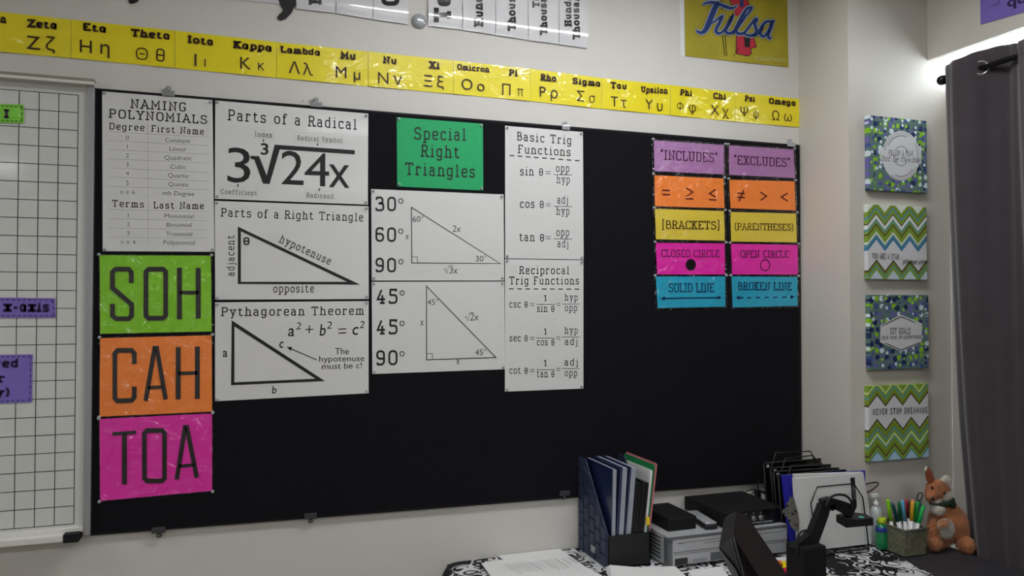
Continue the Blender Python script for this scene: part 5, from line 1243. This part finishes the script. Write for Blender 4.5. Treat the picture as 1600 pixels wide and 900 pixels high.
# ---- plush kangaroo
org = onz(ZT, 1472, 856); org.z = ZT
k = .00218
rt = Vector((_R.x, _R.y, 0)).normalized(); fw = Vector((rt.y, -rt.x, 0))    # fw points towards the viewer
MP = Matrix(((rt.x, fw.x, 0, org.x), (rt.y, fw.y, 0, org.y), (0, 0, 1, ZT), (0, 0, 0, 1)))
def L3(px, py, d=0): return Vector(((px-1472)*k, d, (862-py)*k))
pk = thing('plush_kangaroo', 'orange-brown plush kangaroo with joey and dark scarf sitting in the corner', 'plush toy', org)
def ell(bm, px, py, d, rx, rz, ry, rot=0):
    ball(bm, L3(px, py, d*k), (rx*k, ry*k, rz*k), 3, Matrix.Rotation(math.radians(rot), 4, 'Y'))
def remesh(nm, bm, m, vox, jitter=.0):
    bm.transform(MP); me = bpy.data.meshes.new(nm); bm.to_mesh(me); bm.free(); me.materials.append(M[m] if isinstance(m, str) else m)
    o = bpy.data.objects.new(nm, me); COL.objects.link(o)
    r = o.modifiers.new('r', 'REMESH'); r.mode = 'VOXEL'; r.voxel_size = vox
    s = o.modifiers.new('s', 'SMOOTH'); s.iterations = 6; s.factor = .6
    dg = bpy.context.evaluated_depsgraph_get(); me2 = bpy.data.meshes.new_from_object(o.evaluated_get(dg)); bpy.data.objects.remove(o); bpy.data.meshes.remove(me)
    for p in me2.polygons: p.use_smooth = True
    me2.name = nm; return link(nm, me2, pk)
def fur(src, m, n, ln, nm='fur', down=.5):
    me = src.data; V = []; Fc = []; polys = me.polygons; N = len(polys); rnd = random.Random(3)
    for i in range(n):
        pl = polys[rnd.randrange(N)]; c = pl.center; nn = pl.normal
        t_ = Vector((rnd.uniform(-1,1), rnd.uniform(-1,1), rnd.uniform(-1,1))).cross(nn)
        if t_.length < .01: continue
        t_.normalize(); tip = c + nn*ln*rnd.uniform(.6,1.1) + Vector((0,0,-ln*down)) + t_*ln*rnd.uniform(-.4,.4); w_ = .00055
        j = t_*.0016*rnd.uniform(-1,1); n0 = len(V); V += [c+j-t_*w_, c+j+t_*w_, tip+j]; Fc.append((n0, n0+1, n0+2))
    o = meshobj(nm, V, Fc, m, src); o['kind'] = 'stuff'; return o
bm = bmesh.new()
ell(bm, 1474, 826, 0, 21, 34, 18); ell(bm, 1480, 806, 0, 15, 18, 13, 20); ell(bm, 1466, 790, 2, 12, 12, 11)
ell(bm, 1493, 826, 8, 14, 30, 13, -10); ell(bm, 1486, 806, 9, 9, 15, 8, -35)
ell(bm, 1498, 851, 16, 12.5, 12, 15); ell(bm, 1454, 838, 8, 11, 22, 12, 6); ell(bm, 1452, 850, 14, 10, 9, 14)
body = remesh('body', bm, 'plush', .0026); fur(body, 'plush', 7000, .007)
bm = bmesh.new(); ell(bm, 1464, 773, 4, 16.5, 15, 14); ell(bm, 1453, 778, 11, 11, 9.5, 10, -25); ell(bm, 1447, 782, 15, 6.5, 6, 6)
head = remesh('head', bm, 'plush', .0022); fur(head, 'plush', 4200, .005)
bm = bmesh.new(); ell(bm, 1472, 780, 9, 9, 9, 9); ell(bm, 1456, 787, 13, 9, 4.5, 6, -10)
ck = remesh('cheek', bm, 'plush_white', .0022); fur(ck, 'plush_white', 1200, .006); ck['label'] = 'cream cheek and chin'
bm = bmesh.new(); ell(bm, 1451.5, 753, 5, 5.5, 14, 3, -14); e1 = remesh('ear', bm, 'plush_dark', .002); fur(e1, 'plush_dark', 800, .004, down=0)
bm = bmesh.new(); ell(bm, 1446, 742, 5, 2.2, 4.5, 2.2, 20); remesh('ear_tip', bm, 'plush_white', .0014)
bm = bmesh.new(); ell(bm, 1475, 762, 5, 8.5, 11, 4, 25); e2 = remesh('ear', bm, 'plush_white', .002); fur(e2, 'plush_white', 900, .006, down=.2); e2['label'] = 'fluffy white ear'
bm = bmesh.new(); ell(bm, 1460, 800, 12, 10, 9, 8); ell(bm, 1469, 828, 15, 13, 15, 8)
bl = remesh('belly', bm, 'plush_white', .0024); fur(bl, 'plush_white', 2200, .005); bl['label'] = 'cream chest and belly'
bm = bmesh.new(); ell(bm, 1462, 820, 23, 8.5, 7, 6, 10); ell(bm, 1457, 822, 26, 4, 3.5, 3.5); ell(bm, 1470, 815, 22, 3, 4, 2)
jy = remesh('joey_head', bm, 'plush', .002); fur(jy, 'plush_white', 700, .004)
bm = bmesh.new(); ell(bm, 1447, 783, 21, 3, 2.6, 2.2); remesh('nose', bm, 'bead', .001)
for a, b, d_ in ((1449, 768, 16.5), (1466, 775, 18.2)): bm = bmesh.new(); ell(bm, a, b, d_, 1.9, 2.2, 1.8); remesh('eye', bm, 'bead', .0008)
bm = bmesh.new(); ell(bm, 1458.5, 820, 29, 1, 1, 1); remesh('joey_eye', bm, 'bead', .0007)
bm = bmesh.new(); tube(bm, curve_pts([L3(1448,789,10*k), L3(1460,793,15*k), L3(1474,791,16*k), L3(1484,788,8*k), L3(1482,786,-4*k)], 5), .0085, 8); ell(bm, 1480, 793, 15, 5, 6, 4, 20)
remesh('scarf', bm, 'scarf', .0018)
bm = bmesh.new(); tube(bm, curve_pts([L3(1480,846,-14*k), L3(1490,856,-18*k), L3(1488,858,-8*k)], 5), .012, 8, r2=.006); remesh('tail', bm, 'plush', .0024)
